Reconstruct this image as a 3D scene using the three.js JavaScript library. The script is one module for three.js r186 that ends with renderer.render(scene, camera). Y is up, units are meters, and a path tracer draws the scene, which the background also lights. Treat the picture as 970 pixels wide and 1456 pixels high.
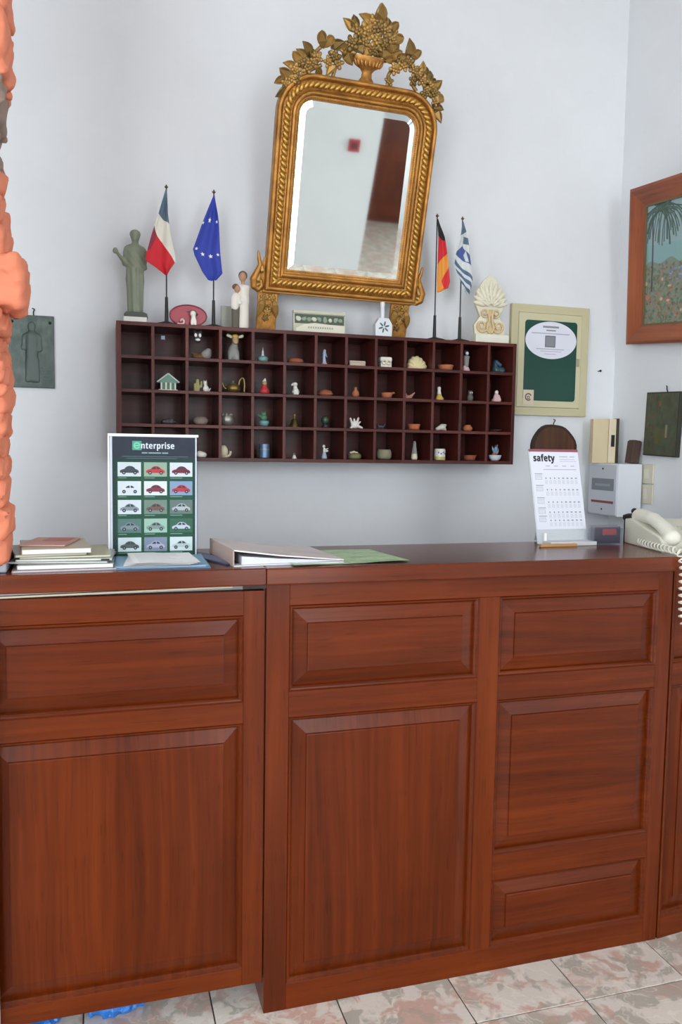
import * as THREE from 'three';
import { RoundedBoxGeometry } from 'three/addons/geometries/RoundedBoxGeometry.js';
import { mergeGeometries, mergeVertices, toCreasedNormals } from 'three/addons/utils/BufferGeometryUtils.js';
import { RectAreaLightUniformsLib } from 'three/addons/lights/RectAreaLightUniformsLib.js';

// ---------------------------------------------------------------- camera, sky, light, exposure
const scene = new THREE.Scene();
const renderer = new THREE.WebGLRenderer({ antialias: true });
renderer.toneMapping = THREE.LinearToneMapping;
renderer.toneMappingExposure = 0.54;
renderer.shadowMap.enabled = true;
const D2R = Math.PI / 180;
const camera = new THREE.PerspectiveCamera(65.49, 970 / 1456, 0.05, 60);
camera.position.set(0.1295, 1.3605, 1.7905);
camera.rotation.set(-4.511 * D2R, -16.654 * D2R, 0.889 * D2R, 'YXZ');
scene.add(camera);

const SKY = new THREE.Color().setRGB(0.9, 0.97, 1.02);
scene.background = SKY.clone().multiplyScalar(9);
RectAreaLightUniformsLib.init();
function daylight(w, h, x, y, z, tx, ty, tz, power) {   // daylight entering a window opening
  const l = new THREE.RectAreaLight(SKY, power, w, h);
  l.position.set(x, y, z); l.lookAt(tx, ty, tz); l.castShadow = true; scene.add(l);
  return l;
}
daylight(0.95, 2.5, 1.37, 1.65, 3.93, 1.37, 1.65, 0, 9);
daylight(1.8, 2.5, -1.7, 1.65, 3.93, -1.7, 1.65, 0, 9);
daylight(1.6, 2.5, -3.93, 1.65, 2.6, 0, 1.65, 2.6, 9);
daylight(1.0, 2.2, 5.2, 1.5, 8.42, 5.2, 1.5, 0, 9);
daylight(3.4, 2.3, 5.93, 1.55, 3.6, 0, 1.55, 3.6, 6);

// ---------------------------------------------------------------- helpers
let seedState = 12345;
function rnd() { seedState = (seedState * 1664525 + 1013904223) >>> 0; return seedState / 4294967296; }
function rr(a, b) { return a + (b - a) * rnd(); }
const lerp = (a, b, t) => a + (b - a) * t, clamp = (x, a = 0, b = 1) => Math.min(b, Math.max(a, x));
const smooth = (a, b, x) => { const t = clamp((x - a) / (b - a)); return t * t * (3 - 2 * t); };
function hash(x, y, s) { let h = (x * 374761393 + y * 668265263 + s * 974634777) | 0; h = Math.imul(h ^ (h >>> 13), 1274126177); h ^= h >>> 16; return (h >>> 0) / 4294967296; }
function vnoise(x, y, s, px = 0, py = 0) {          // value noise, periodic when px / py are given
  const xi = Math.floor(x), yi = Math.floor(y), fx = x - xi, fy = y - yi;
  const m = (v, p) => p ? ((v % p) + p) % p : v;
  const ux = fx * fx * (3 - 2 * fx), uy = fy * fy * (3 - 2 * fy);
  const a = hash(m(xi, px), m(yi, py), s), b = hash(m(xi + 1, px), m(yi, py), s), c = hash(m(xi, px), m(yi + 1, py), s), d = hash(m(xi + 1, px), m(yi + 1, py), s);
  return lerp(lerp(a, b, ux), lerp(c, d, ux), uy);
}
function fbm(x, y, s, o = 4, px = 0, py = 0) { let v = 0, a = 0.5, n = 0; for (let i = 0; i < o; i++) { v += a * vnoise(x, y, s + i * 17, px, py); n += a; x *= 2; y *= 2; px *= 2; py *= 2; a *= 0.5; } return v / n; }
function tex(w, h, fn, srgb = true) {
  const d = new Uint8Array(w * h * 4);
  for (let y = 0; y < h; y++) for (let x = 0; x < w; x++) { const c = fn(x / w, y / h), i = (y * w + x) * 4; d[i] = clamp(c[0], 0, 255); d[i + 1] = clamp(c[1], 0, 255); d[i + 2] = clamp(c[2], 0, 255); d[i + 3] = 255; }
  const t = new THREE.DataTexture(d, w, h, THREE.RGBAFormat);
  t.wrapS = t.wrapT = THREE.RepeatWrapping; t.magFilter = THREE.LinearFilter; t.minFilter = THREE.LinearMipmapLinearFilter; t.generateMipmaps = true;
  if (srgb) t.colorSpace = THREE.SRGBColorSpace; t.needsUpdate = true; return t;
}
function canvasTex(w, h, draw) {
  const c = document.createElement('canvas'); c.width = w; c.height = h; draw(c.getContext('2d'), w, h);
  const t = new THREE.CanvasTexture(c); t.colorSpace = THREE.SRGBColorSpace; return t;
}
const M = (color, roughness = 0.6, o = {}) => new THREE.MeshStandardMaterial({ color, roughness, ...o });
const used = {};
function numbered(n) { used[n] = (used[n] || 0) + 1; return used[n] === 1 ? n : n + '_' + String(used[n] - 1).padStart(3, '0'); }
function shadow(o) { o.castShadow = o.receiveShadow = true; return o; }
function mesh(name, geo, mat, parent) { const m = shadow(new THREE.Mesh(geo, mat)); m.name = name; if (parent) parent.add(m); return m; }
function thing(name, label, category, [x, y, z] = [0, 0, 0], group) {
  const g = new THREE.Group(); g.name = numbered(name); g.position.set(x, y, z); g.userData = { label, category };
  if (group) g.userData.group = group; scene.add(g); return g;
}
function single(name, label, category, geo, mat, [x, y, z] = [0, 0, 0], group) {
  const m = mesh(numbered(name), geo, mat); m.position.set(x, y, z); m.userData = { label, category }; if (group) m.userData.group = group; scene.add(m); return m;
}
function struct(name, geo, mat, label) { const m = mesh(name, geo, mat); m.userData = { kind: 'structure', label, category: name.split('_')[0] }; scene.add(m); return m; }
function structGroup(name, label) { const g = new THREE.Group(); g.name = name; g.userData = { kind: 'structure', label, category: name.split('_')[0] }; scene.add(g); return g; }
// box given by its two corners
function bx(x0, x1, y0, y1, z0, z1, r = 0) {
  const g = r ? new RoundedBoxGeometry(x1 - x0, y1 - y0, z1 - z0, 2, r) : new THREE.BoxGeometry(x1 - x0, y1 - y0, z1 - z0);
  g.translate((x0 + x1) / 2, (y0 + y1) / 2, (z0 + z1) / 2); return g;
}
function cyl(r0, r1, h, x = 0, y = 0, z = 0, n = 24) { const g = new THREE.CylinderGeometry(r1, r0, h, n); g.translate(x, y + h / 2, z); return g; }
function lathe(pts, n = 28) { return new THREE.LatheGeometry(pts.map(p => new THREE.Vector2(Math.max(p[0], 0), p[1])), n); }
const merge = (l) => mergeGeometries(l.map(g => { const k = g.index ? g.toNonIndexed() : g; for (const a of Object.keys(k.attributes)) if (!['position', 'normal', 'uv'].includes(a)) k.deleteAttribute(a); return k; }));
const ax = (v, k) => k === 0 ? v.x : k === 1 ? v.y : v.z;
// planar uv in metres on every face; v runs along the grain axis (0 x, 1 y, 2 z)
function woodUV(geo, grain = 1, su = 0.6, sv = 1.2, ou = rnd(), ov = rnd()) {
  const g = geo.index ? geo.toNonIndexed() : geo, p = g.attributes.position, uv = new Float32Array(p.count * 2);
  const a = new THREE.Vector3(), b = new THREE.Vector3(), c = new THREE.Vector3(), n = new THREE.Vector3();
  for (let i = 0; i < p.count; i += 3) {
    a.fromBufferAttribute(p, i); b.fromBufferAttribute(p, i + 1); c.fromBufferAttribute(p, i + 2);
    n.subVectors(b, a).cross(c.clone().sub(a)); const m = [Math.abs(n.x), Math.abs(n.y), Math.abs(n.z)], k = m.indexOf(Math.max(...m));
    let pl = [0, 1, 2].filter(q => q !== k), al = pl.includes(grain) ? grain : pl[1], ac = pl.find(q => q !== al);
    [a, b, c].forEach((v, j) => { uv[(i + j) * 2] = ax(v, ac) / su + ou; uv[(i + j) * 2 + 1] = ax(v, al) / sv + ov; });
  }
  g.setAttribute('uv', new THREE.BufferAttribute(uv, 2)); return g;
}
// naive surface nets over a distance field
function nets(sdf, lo, hi, cell) {
  const n = [0, 1, 2].map(i => Math.ceil((hi[i] - lo[i]) / cell) + 1), [nx, ny, nz] = n, f = new Float32Array(nx * ny * nz);
  const at = (i, j, k) => (k * ny + j) * nx + i;
  for (let k = 0; k < nz; k++) for (let j = 0; j < ny; j++) for (let i = 0; i < nx; i++) f[at(i, j, k)] = sdf(lo[0] + i * cell, lo[1] + j * cell, lo[2] + k * cell);
  const id = new Int32Array(nx * ny * nz).fill(-1), pos = [], idx = [];
  const E8 = []; for (let a = 0; a < 8; a++) for (let b = 1; b < 8; b <<= 1) if (!(a & b)) E8.push([a, a | b]);
  const cn = (i, j, k, c) => f[at(i + (c & 1), j + ((c >> 1) & 1), k + (c >> 2))];
  for (let k = 0; k < nz - 1; k++) for (let j = 0; j < ny - 1; j++) for (let i = 0; i < nx - 1; i++) {
    let m = 0; for (let c = 0; c < 8; c++) if (cn(i, j, k, c) < 0) m |= 1 << c;
    if (m === 0 || m === 255) continue;
    let x = 0, y = 0, z = 0, q = 0;
    for (const [a, b] of E8) { const va = cn(i, j, k, a), vb = cn(i, j, k, b); if ((va < 0) === (vb < 0)) continue; const t = va / (va - vb); x += lerp(a & 1, b & 1, t); y += lerp((a >> 1) & 1, (b >> 1) & 1, t); z += lerp(a >> 2, b >> 2, t); q++; }
    id[at(i, j, k)] = pos.length / 3; pos.push(lo[0] + (i + x / q) * cell, lo[1] + (j + y / q) * cell, lo[2] + (k + z / q) * cell);
  }
  const quad = (a, b, c, d, flip) => { if (a < 0 || b < 0 || c < 0 || d < 0) return; if (flip) idx.push(a, c, b, a, d, c); else idx.push(a, b, c, a, c, d); };
  for (let k = 1; k < nz - 1; k++) for (let j = 1; j < ny - 1; j++) for (let i = 1; i < nx - 1; i++) {
    const s = f[at(i, j, k)] < 0;
    if (s !== f[at(i + 1, j, k)] < 0) quad(id[at(i, j - 1, k - 1)], id[at(i, j, k - 1)], id[at(i, j, k)], id[at(i, j - 1, k)], !s);
    if (s !== f[at(i, j + 1, k)] < 0) quad(id[at(i - 1, j, k - 1)], id[at(i - 1, j, k)], id[at(i, j, k)], id[at(i, j, k - 1)], !s);
    if (s !== f[at(i, j, k + 1)] < 0) quad(id[at(i - 1, j - 1, k)], id[at(i, j - 1, k)], id[at(i, j, k)], id[at(i - 1, j, k)], !s);
  }
  const g = new THREE.BufferGeometry(); g.setAttribute('position', new THREE.Float32BufferAttribute(pos, 3)); g.setIndex(idx); g.computeVertexNormals();
  const uv = new Float32Array(pos.length / 3 * 2); for (let i = 0; i < pos.length / 3; i++) { uv[2 * i] = pos[3 * i] * 8; uv[2 * i + 1] = pos[3 * i + 1] * 8; }
  g.setAttribute('uv', new THREE.BufferAttribute(uv, 2)); return g;
}
// primitives for blobs, all in centimetres: C tapered capsule, E ellipsoid, B box
const C = (x0, y0, r0, x1, y1, r1, z0 = 0, z1 = 0) => { const dx = x1 - x0, dy = y1 - y0, dz = z1 - z0, L = dx * dx + dy * dy + dz * dz + 1e-9, R = Math.max(r0, r1);
  return { d: (x, y, z) => { const t = clamp(((x - x0) * dx + (y - y0) * dy + (z - z0) * dz) / L); return Math.hypot(x - x0 - dx * t, y - y0 - dy * t, z - z0 - dz * t) - lerp(r0, r1, t); }, lo: [Math.min(x0, x1) - R, Math.min(y0, y1) - R, Math.min(z0, z1) - R], hi: [Math.max(x0, x1) + R, Math.max(y0, y1) + R, Math.max(z0, z1) + R] }; };
const E = (cx, cy, cz, a, b, c) => ({ d: (x, y, z) => { const q = Math.hypot((x - cx) / a, (y - cy) / b, (z - cz) / c), g = Math.hypot((x - cx) / a / a, (y - cy) / b / b, (z - cz) / c / c); return g < 1e-6 ? -Math.min(a, b, c) : q * (q - 1) / g; }, lo: [cx - a, cy - b, cz - c], hi: [cx + a, cy + b, cz + c] });
const B = (cx, cy, cz, a, b, c, r = 0.2) => ({ d: (x, y, z) => { const qx = Math.abs(x - cx) - a + r, qy = Math.abs(y - cy) - b + r, qz = Math.abs(z - cz) - c + r; return Math.hypot(Math.max(qx, 0), Math.max(qy, 0), Math.max(qz, 0)) + Math.min(Math.max(qx, qy, qz), 0) - r; }, lo: [cx - a, cy - b, cz - c], hi: [cx + a, cy + b, cz + c] });
function blob(prims, k = 0.4, res = 26, floor = true, wob = null) {
  const lo = [1e9, 1e9, 1e9], hi = [-1e9, -1e9, -1e9];
  for (const p of prims) for (let i = 0; i < 3; i++) { lo[i] = Math.min(lo[i], p.lo[i]); hi[i] = Math.max(hi[i], p.hi[i]); }
  const cell = Math.max(hi[0] - lo[0], hi[1] - lo[1], hi[2] - lo[2]) / res;
  for (let i = 0; i < 3; i++) { lo[i] -= 2.2 * cell; hi[i] += 2.2 * cell; }
  const g = nets((x, y, z) => {
    let d = 1e9; for (const p of prims) { const e = p.d(x, y, z), h = Math.max(k - Math.abs(d - e), 0) / k; d = Math.min(d, e) - h * h * k * 0.25; }
    if (wob) d += wob(x, y, z);
    return floor ? Math.max(d, -y) : d;
  }, lo, hi, cell);
  g.scale(0.01, 0.01, 0.01); return g;
}
// swept tube through points
function tube(pts, r, n = 24, rs = 8, closed = false) { return new THREE.TubeGeometry(new THREE.CatmullRomCurve3(pts.map(p => new THREE.Vector3(...p)), closed), n, r, rs, closed); }
function extrude(pts, depth, bevel = 0, holes = []) {
  const s = new THREE.Shape(pts.map(p => new THREE.Vector2(...p))); for (const h of holes) s.holes.push(new THREE.Path(h.map(p => new THREE.Vector2(...p))));
  return new THREE.ExtrudeGeometry(s, { depth, bevelEnabled: bevel > 0, bevelSize: bevel, bevelThickness: bevel, bevelSegments: 2, curveSegments: 16 });
}

// ---------------------------------------------------------------- materials
function woodTex(seed, dark, mid, light, contrast = 1, str = 1) {
  return tex(512, 1024, (u, v) => {
    const wv = (fbm(u * 6, v * 2, seed + 5, 3, 6, 2) - 0.5) * 0.05 * str;
    const a = fbm((u + wv) * 60, v * 3, seed, 4, 60, 3), b = fbm((u + wv) * 9, v * 2, seed + 40, 3, 9, 2), p = vnoise((u + wv) * 260, v * 18, seed + 80, 260, 18), bl = fbm(u * 4, v * 5, seed + 90, 4, 4, 5);
    let t = clamp(0.5 + ((a - 0.5) * 0.75 + (b - 0.5) * 0.9 + (bl - 0.5) * 0.5) * contrast);
    const c = t < 0.5 ? dark.map((d, i) => lerp(d, mid[i], t * 2)) : mid.map((d, i) => lerp(d, light[i], t * 2 - 1));
    const k = p > 0.8 ? 1 - (p - 0.8) * 0.9 : 1; return c.map(x => x * k);
  });
}
const mahoganyMap = woodTex(3, [78, 28, 5], [97, 38, 7], [116, 50, 12], 0.8);
const mahoganyMap2 = woodTex(31, [73, 26, 4], [92, 35, 6], [110, 46, 11], 0.8);
const panelMap = woodTex(57, [69, 24, 4], [88, 33, 6], [106, 43, 10], 0.9);
const woodM = new THREE.MeshPhysicalMaterial({ map: mahoganyMap, roughness: 0.27, specularIntensity: 0.4 });
const woodM2 = new THREE.MeshPhysicalMaterial({ map: mahoganyMap2, roughness: 0.27, specularIntensity: 0.4 });
const panelM = new THREE.MeshPhysicalMaterial({ map: panelMap, roughness: 0.27, specularIntensity: 0.4 });
const topM = new THREE.MeshPhysicalMaterial({ map: mahoganyMap2, roughness: 0.2, specularIntensity: 0.6 });
const shelfMap = woodTex(77, [60, 23, 18], [82, 34, 28], [104, 50, 42], 1.0);
const shelfM = new THREE.MeshPhysicalMaterial({ map: shelfMap, roughness: 0.33, specularIntensity: 0.5 });
const wallBump = tex(512, 512, (u, v) => { const n = 128 + (fbm(u * 40, v * 40, 7, 4, 40, 40) - 0.5) * 150; return [n, n, n]; }, false);
wallBump.repeat.set(1, 1);
const wallMap = tex(256, 256, (u, v) => { const n = (fbm(u * 5, v * 5, 13, 5, 5, 5) - 0.5) * 9; return [229 + n, 231 + n, 234 + n]; });
const wallM = new THREE.MeshStandardMaterial({ map: wallMap, roughness: 0.85, bumpMap: wallBump, bumpScale: 0.0012 });
const ceilM = M(0xe6e6e4, 0.9);
const whiteM = M(0xe8e6ea, 0.7);
const black = M(0x141414, 0.5), darkMetal = M(0x2c2a2a, 0.45, { metalness: 0.7 }), steel = M(0x9a9a9a, 0.35, { metalness: 0.9 });
const goldMap = tex(256, 256, (u, v) => { const n = fbm(u * 14, v * 14, 21, 4, 14, 14), m = fbm(u * 4, v * 4, 29, 3, 4, 4); const t = clamp(n * 0.7 + m * 0.5 - 0.1); return [lerp(120, 214, t), lerp(78, 154, t), lerp(30, 76, t)]; });
const goldM = new THREE.MeshStandardMaterial({ map: goldMap, roughness: 0.42, metalness: 0.6 });
const foliM = [0x9a7a44, 0xb08a4a, 0x826838].map(c => M(c, 0.42, { metalness: 0.5 }));
const bronzeMap = tex(256, 256, (u, v) => { const n = fbm(u * 8, v * 8, 33, 5, 8, 8), t = smooth(0.4, 0.6, n); return [lerp(108, 150, t), lerp(108, 162, t), lerp(98, 136, t)]; });
const bronzeM = new THREE.MeshStandardMaterial({ map: bronzeMap, roughness: 0.6, metalness: 0.1 });
const plaqueM = new THREE.MeshStandardMaterial({ map: tex(256, 256, (u, v) => { const n = fbm(u * 9, v * 9, 43, 5, 9, 9); return [lerp(60, 110, n), lerp(72, 120, n), lerp(68, 114, n)]; }), roughness: 0.5, metalness: 0.4 });
const terra = M(0xb06a48, 0.85), terraDark = M(0x96543a, 0.85), cream = M(0xd8cfb4, 0.7), paper = M(0xe9e9ec, 0.75);

// ---------------------------------------------------------------- the room shell
function wallBox(x0, x1, y0, y1, z0, z1) { return woodUV(bx(x0, x1, y0, y1, z0, z1), 1, 1.5, 1.5, 0, 0); }
const H = 3.7;
struct('wall_back', wallBox(-4.2, 2.48, 0, H, -1.45, -1.25), wallM, 'white plaster wall behind the reception counter');
struct('wall_right', wallBox(2.28, 2.48, 0, H, -1.25, 0.7), wallM, 'short white side wall with the painting');
struct('wall_side', wallBox(2.48, 6.2, 0, H, 0.5, 0.7), wallM, 'white wall closing the hall beside the desk');
{
  const g = structGroup('wall_left', 'white left wall of the lobby with a wide window');
  for (const [a, b, c, d] of [[-1.25, 1.8, 0, H], [3.4, 4.0, 0, H], [1.8, 3.4, 0, 0.4], [1.8, 3.4, 2.9, H]]) mesh('wall_section', wallBox(-4.2, -4, c, d, a, b), wallM, g);
}
struct('wall_screen', wallBox(-4, -0.8, 0, H, -0.36, -0.1), wallM, 'white wall that closes the office beside the orange pillar');
struct('ceiling', wallBox(-4.2, 6.2, H, H + 0.2, -1.45, 8.7), ceilM, 'white ceiling');
// window wall behind the camera with two openings and a solid pier beside the hall
{
  const g = structGroup('wall_front', 'white window wall opposite the reception desk');
  const z0 = 4.0, z1 = 4.25;
  for (const [a, b, c, d] of [[-4.2, -2.6, 0, H], [-0.8, 0.895, 0, H], [1.845, 2.69, 0, H], [0.895, 1.845, 0, 0.4], [0.895, 1.845, 2.9, H], [-2.6, -0.8, 0, 0.4], [-2.6, -0.8, 2.9, H]]) mesh('wall_section', wallBox(a, b, c, d, z0, z1), wallM, g);
  const f = structGroup('wall_far', 'far white wall of the hall with a window');
  for (const [a, b, c, d] of [[2.44, 4.7, 0, H], [5.7, 6.2, 0, H], [4.7, 5.7, 0, 0.4], [4.7, 5.7, 2.6, H]]) mesh('wall_section', wallBox(a, b, c, d, 8.5, 8.7), wallM, f);
  const s = structGroup('wall_hall', 'outer white wall of the hall with a wide window');
  for (const [a, b, c, d] of [[0.7, 1.9, 0, H], [5.3, 8.5, 0, H], [1.9, 5.3, 0, 0.4], [1.9, 5.3, 2.7, H]]) mesh('wall_section', wallBox(6.0, 6.2, c, d, a, b), wallM, s);
}
struct('wall_partition', wallBox(2.44, 2.69, 0, H, 4.25, 8.5), wallM, 'white partition wall leading to the back of the hall');
const paneM = new THREE.MeshPhysicalMaterial({ color: 0xffffff, transmission: 1, thickness: 0, roughness: 0.02, ior: 1.45 });
function windowUnit(n, w, h, x, y, z, turn, label) {
  const g = structGroup('window_' + n, label); g.position.set(x, y, z); g.rotation.y = turn;
  const t = 0.05;
  for (const s of [-1, 1]) { mesh('frame_post', bx(s * (w / 2 - t / 2) - t / 2, s * (w / 2 - t / 2) + t / 2, 0, h, -0.03, 0.03), whiteM, g); }
  mesh('frame_rail', bx(-w / 2 + t, w / 2 - t, 0, t, -0.03, 0.03), whiteM, g); mesh('frame_rail', bx(-w / 2 + t, w / 2 - t, h - t, h, -0.03, 0.03), whiteM, g);
  mesh('mullion', bx(-t / 2, t / 2, t, h - t, -0.025, 0.025), whiteM, g);
  for (const s of [-1, 1]) { const a = s < 0 ? -w / 2 + t : t / 2, b = s < 0 ? -t / 2 : w / 2 - t; const p = new THREE.PlaneGeometry(b - a, h - 2 * t); p.translate((a + b) / 2, h / 2, 0); mesh('pane', p, paneM, g); }
}
windowUnit(1, 0.95, 2.5, 1.37, 0.4, 4.1, 0, 'narrow white framed window opposite the desk');
windowUnit(4, 1.8, 2.5, -1.7, 0.4, 4.1, 0, 'tall white framed window opposite the orange pillar');
windowUnit(5, 1.6, 2.5, -4.1, 0.4, 2.6, Math.PI / 2, 'wide white framed window in the left wall');
windowUnit(2, 1.0, 2.2, 5.2, 0.4, 8.6, 0, 'white framed window at the end of the hall');
windowUnit(3, 3.4, 2.3, 6.1, 0.4, 3.6, Math.PI / 2, 'wide white framed window along the hall');
struct('ground_outside', bx(-16, 18, -0.4, -0.12, -6, 24), M(0xb8b4ac, 0.9), 'pale paving outside the windows');

// floor: screed with marbled ceramic tiles, joints aligned with the counter
function tileTex(seed) {
  return tex(256, 256, (u, v) => {
    const wx = fbm(u * 4 + 3, v * 4, seed, 4), wy = fbm(u * 4, v * 4 + 9, seed + 7, 4);
    const a = fbm(u * 5 + wx * 3, v * 5 + wy * 3, seed + 20, 5), b = fbm(u * 6 + wy * 4, v * 6 + wx * 2, seed + 50, 4), ve = 1 - Math.abs(fbm(u * 4 + wx * 2, v * 4 + wy * 2, seed + 70, 4) - 0.5) * 2;
    let c = [216, 206, 196]; const pk = smooth(0.47, 0.66, a) * 0.75, gr = smooth(0.52, 0.66, b) * 0.7, vn = smooth(0.93, 0.99, ve) * 0.45;
    c = c.map((q, i) => lerp(q, [194, 152, 138][i], pk)); c = c.map((q, i) => lerp(q, [160, 154, 142][i], gr * (1 - pk * 0.5))); c = c.map((q, i) => lerp(q, [236, 226, 214][i], vn));
    const n = (hash((u * 256) | 0, (v * 256) | 0, seed) - 0.5) * 10; return c.map(q => q + n);
  });
}
const floorG = structGroup('floor', 'floor of pink and grey marbled ceramic tiles with dark joints');
mesh('screed', bx(-4.2, 6.2, -0.1, -0.003, -1.45, 8.7), M(0x5c5650, 0.9), floorG);
{
  const mats = [1, 2, 3, 4, 5, 6].map(i => new THREE.MeshStandardMaterial({ map: tileTex(i * 131), roughness: 0.28 }));
  const tg = new RoundedBoxGeometry(0.2965, 0.012, 0.2965, 1, 0.0015); woodUV(tg, 2, 0.2965, 0.2965, 0.5, 0.5);
  const tg1 = (() => { const g = tg.index ? tg.toNonIndexed() : tg.clone(); return woodUV(g, 2, 0.2965, 0.2965, 0.5, 0.5); })();
  const rest = [];
  for (let i = -15; i < 19; i++) for (let j = -4; j < 28; j++) {
    const x = 0.674 + 0.3 * i + 0.15, z = 0.165 + 0.3 * j + 0.15;
    if (x < -3.9 || x > 5.95 || z < -1.1 || z > 8.4) continue;
    const near = x > -0.3 && x < 2.3 && z > -0.5 && z < 1.0;
    const turn = (hash(i + 50, j + 50, 3) * 4) | 0, k = (hash(i + 9, j + 70, 5) * 6) | 0;
    if (near) { const m = mesh('tile', tg1, mats[k], floorG); m.position.set(x, -0.006, z); m.rotation.y = turn * Math.PI / 2; }
    else { const g = new THREE.PlaneGeometry(0.2965, 0.2965); g.rotateX(-Math.PI / 2); g.rotateY(turn * Math.PI / 2); g.translate(x, 0, z); rest.push(g); }
  }
  const r = mesh('tile_field', merge(rest), mats[0], floorG); r.userData = { kind: 'stuff' };
}

// ---------------------------------------------------------------- raised and fielded panels
function raisedPanel(x0, x1, y0, y1, grain, bev = 0.044) {
  // rings: inset from the opening, depth
  const R = [[0, 0], [0.003, -0.004], [0.0065, -0.0045], [0.010, -0.008], [0.0125, -0.0145], [bev, -0.0065], [bev + 0.0012, -0.0025], [bev + 0.004, -0.0012]];
  const pos = []; const q = (a, b, c, d) => pos.push(...a, ...b, ...c, ...a, ...c, ...d);
  const ring = ([i, z]) => [[x0 + i, y0 + i, z], [x1 - i, y0 + i, z], [x1 - i, y1 - i, z], [x0 + i, y1 - i, z]];
  for (let k = 0; k + 1 < R.length; k++) { const a = ring(R[k]), b = ring(R[k + 1]); for (let s = 0; s < 4; s++) { const t = (s + 1) % 4; q(a[s], a[t], b[t], b[s]); } }
  const e = ring(R[R.length - 1]); q(e[0], e[1], e[2], e[3]);
  // closed back so that the panel has a thickness
  const bk = ring([0, -0.024]), fr = ring(R[0]); for (let s = 0; s < 4; s++) { const t = (s + 1) % 4; q(bk[s], bk[t], fr[t], fr[s]); } q(bk[3], bk[2], bk[1], bk[0]);
  const g = new THREE.BufferGeometry(); g.setAttribute('position', new THREE.Float32BufferAttribute(pos, 3)); g.computeVertexNormals();
  return woodUV(g, grain);
}
const WT = 0.0015;  // small rounding on the frame pieces
function frameWork(parent, stiles, rails, panels) {
  for (const [a, b, c, d] of stiles) mesh('stile', woodUV(bx(a, b, c, d, -0.026, 0, WT), 1), rnd() < 0.5 ? woodM : woodM2, parent);
  for (const [a, b, c, d] of rails) mesh('rail', woodUV(bx(a, b, c, d, -0.026, 0, WT), 0), rnd() < 0.5 ? woodM : woodM2, parent);
  for (const [a, b, c, d, g] of panels) mesh('raised_panel', raisedPanel(a, b, c, d, g), panelM, parent);
}
// main counter front
{
  const t = thing('reception_counter', 'long mahogany reception counter front with five raised panels', 'counter');
  frameWork(t,
    [[0.489, 0.544, 0, 1.047], [1.033, 1.09, 0.066, 0.995], [1.564, 1.608, 0, 1.047]],
    [[0.544, 1.564, 0.995, 1.047], [0.544, 1.033, 0.727, 0.789], [1.09, 1.564, 0.727, 0.789], [0.544, 1.564, 0, 0.066], [1.09, 1.564, 0.246, 0.315]],
    [[0.544, 1.033, 0.789, 0.995, 0], [1.09, 1.564, 0.789, 0.995, 0], [0.544, 1.033, 0.066, 0.727, 1], [1.09, 1.564, 0.315, 0.727, 0], [1.09, 1.564, 0.066, 0.246, 0]]);
  mesh('side_panel', woodUV(bx(0.489, 0.509, 0, 1.047, -0.33, -0.026), 1), woodM2, t);
  mesh('back_board', woodUV(bx(0.509, 1.6, 0, 1.047, -0.05, -0.03), 1), woodM2, t);
  mesh('inner_shelf', woodUV(bx(0.509, 1.60, 0.5, 0.52, -0.33, -0.05), 0), woodM2, t);
}
// angled unit that closes the desk against the side wall
const RA = -6 * D2R;
{
  const t = thing('corner_counter_unit', 'mahogany counter unit turned towards the side wall at the desk corner', 'counter', [1.6135, 0, 0]);
  t.rotation.y = -RA;
  frameWork(t, [[0.0, 0.008, 0, 1.047], [0.60, 0.66, 0, 1.047]], [[0.008, 0.60, 0.995, 1.047], [0.008, 0.60, 0.727, 0.789], [0.008, 0.60, 0, 0.066]],
    [[0.008, 0.60, 0.789, 0.995, 0], [0.008, 0.60, 0.066, 0.727, 1]]);
}
// worktop in one piece with the angled end
{
  const c = Math.cos(RA), s = Math.sin(RA), p = [[0.489, -0.36], [0.489, 0.02], [1.607, 0.02]];
  const e = [1.607 + 0.672 * Math.cos(RA), 0.02 + 0.672 * Math.sin(RA)];
  p.push([Math.min(e[0], 2.278), e[1]], [2.278, -0.62], [1.66, -0.36]);
  const g = extrude(p.map(([x, z]) => [x, -z]), 0.032, 0.004); g.rotateX(-Math.PI / 2); g.translate(0, 1.0515, 0);
  single('countertop', 'polished mahogany worktop along the main reception counter', 'countertop', woodUV(g, 0), topM);
}
// hinged flap and the door under it
{
  const t = thing('counter_flap', 'hinged mahogany worktop flap carrying the magazines and folders', 'countertop');
  mesh('board', woodUV(bx(-0.42, 0.4862, 1.0475, 1.0875, -0.36, 0.02, 0.004), 0), topM, t);
  mesh('edge_strip', (() => { const g = bx(-0.3, 0.41, -0.0022, 0.0022, -0.012, 0, 0.001); g.rotateZ(0.012); g.translate(0, 1.0392, 0.004); return g; })(), M(0xb4a68e, 0.6), t).userData = { label: 'pale strip under the flap edge' };
  const d = thing('counter_door', 'mahogany swing door with two raised panels and a gap below', 'door', [0, 0, -0.005]);
  frameWork(d, [[-0.17, -0.118, 0.078, 1.032], [0.437, 0.4865, 0.078, 1.032]],
    [[-0.118, 0.437, 0.975, 1.032], [-0.118, 0.437, 0.72, 0.77], [-0.118, 0.437, 0.078, 0.123]],
    [[-0.118, 0.437, 0.77, 0.975, 0], [-0.118, 0.437, 0.123, 0.72, 1]]);
  mesh('back_board', woodUV(bx(-0.165, 0.476, 0.083, 1.027, -0.034, -0.0262), 1), woodM2, d);
}
struct('wall_pier', wallBox(-0.42, -0.13, 0, 1.047, -0.36, -0.045), whiteM, 'low white pier behind the hinge side of the swing door');
struct('trim_1', bx(-0.42, -0.096, 0, 1.03, -0.001, 0.03, 0.002), whiteM, 'white jamb covering the hinge edge of the swing door');

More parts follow.
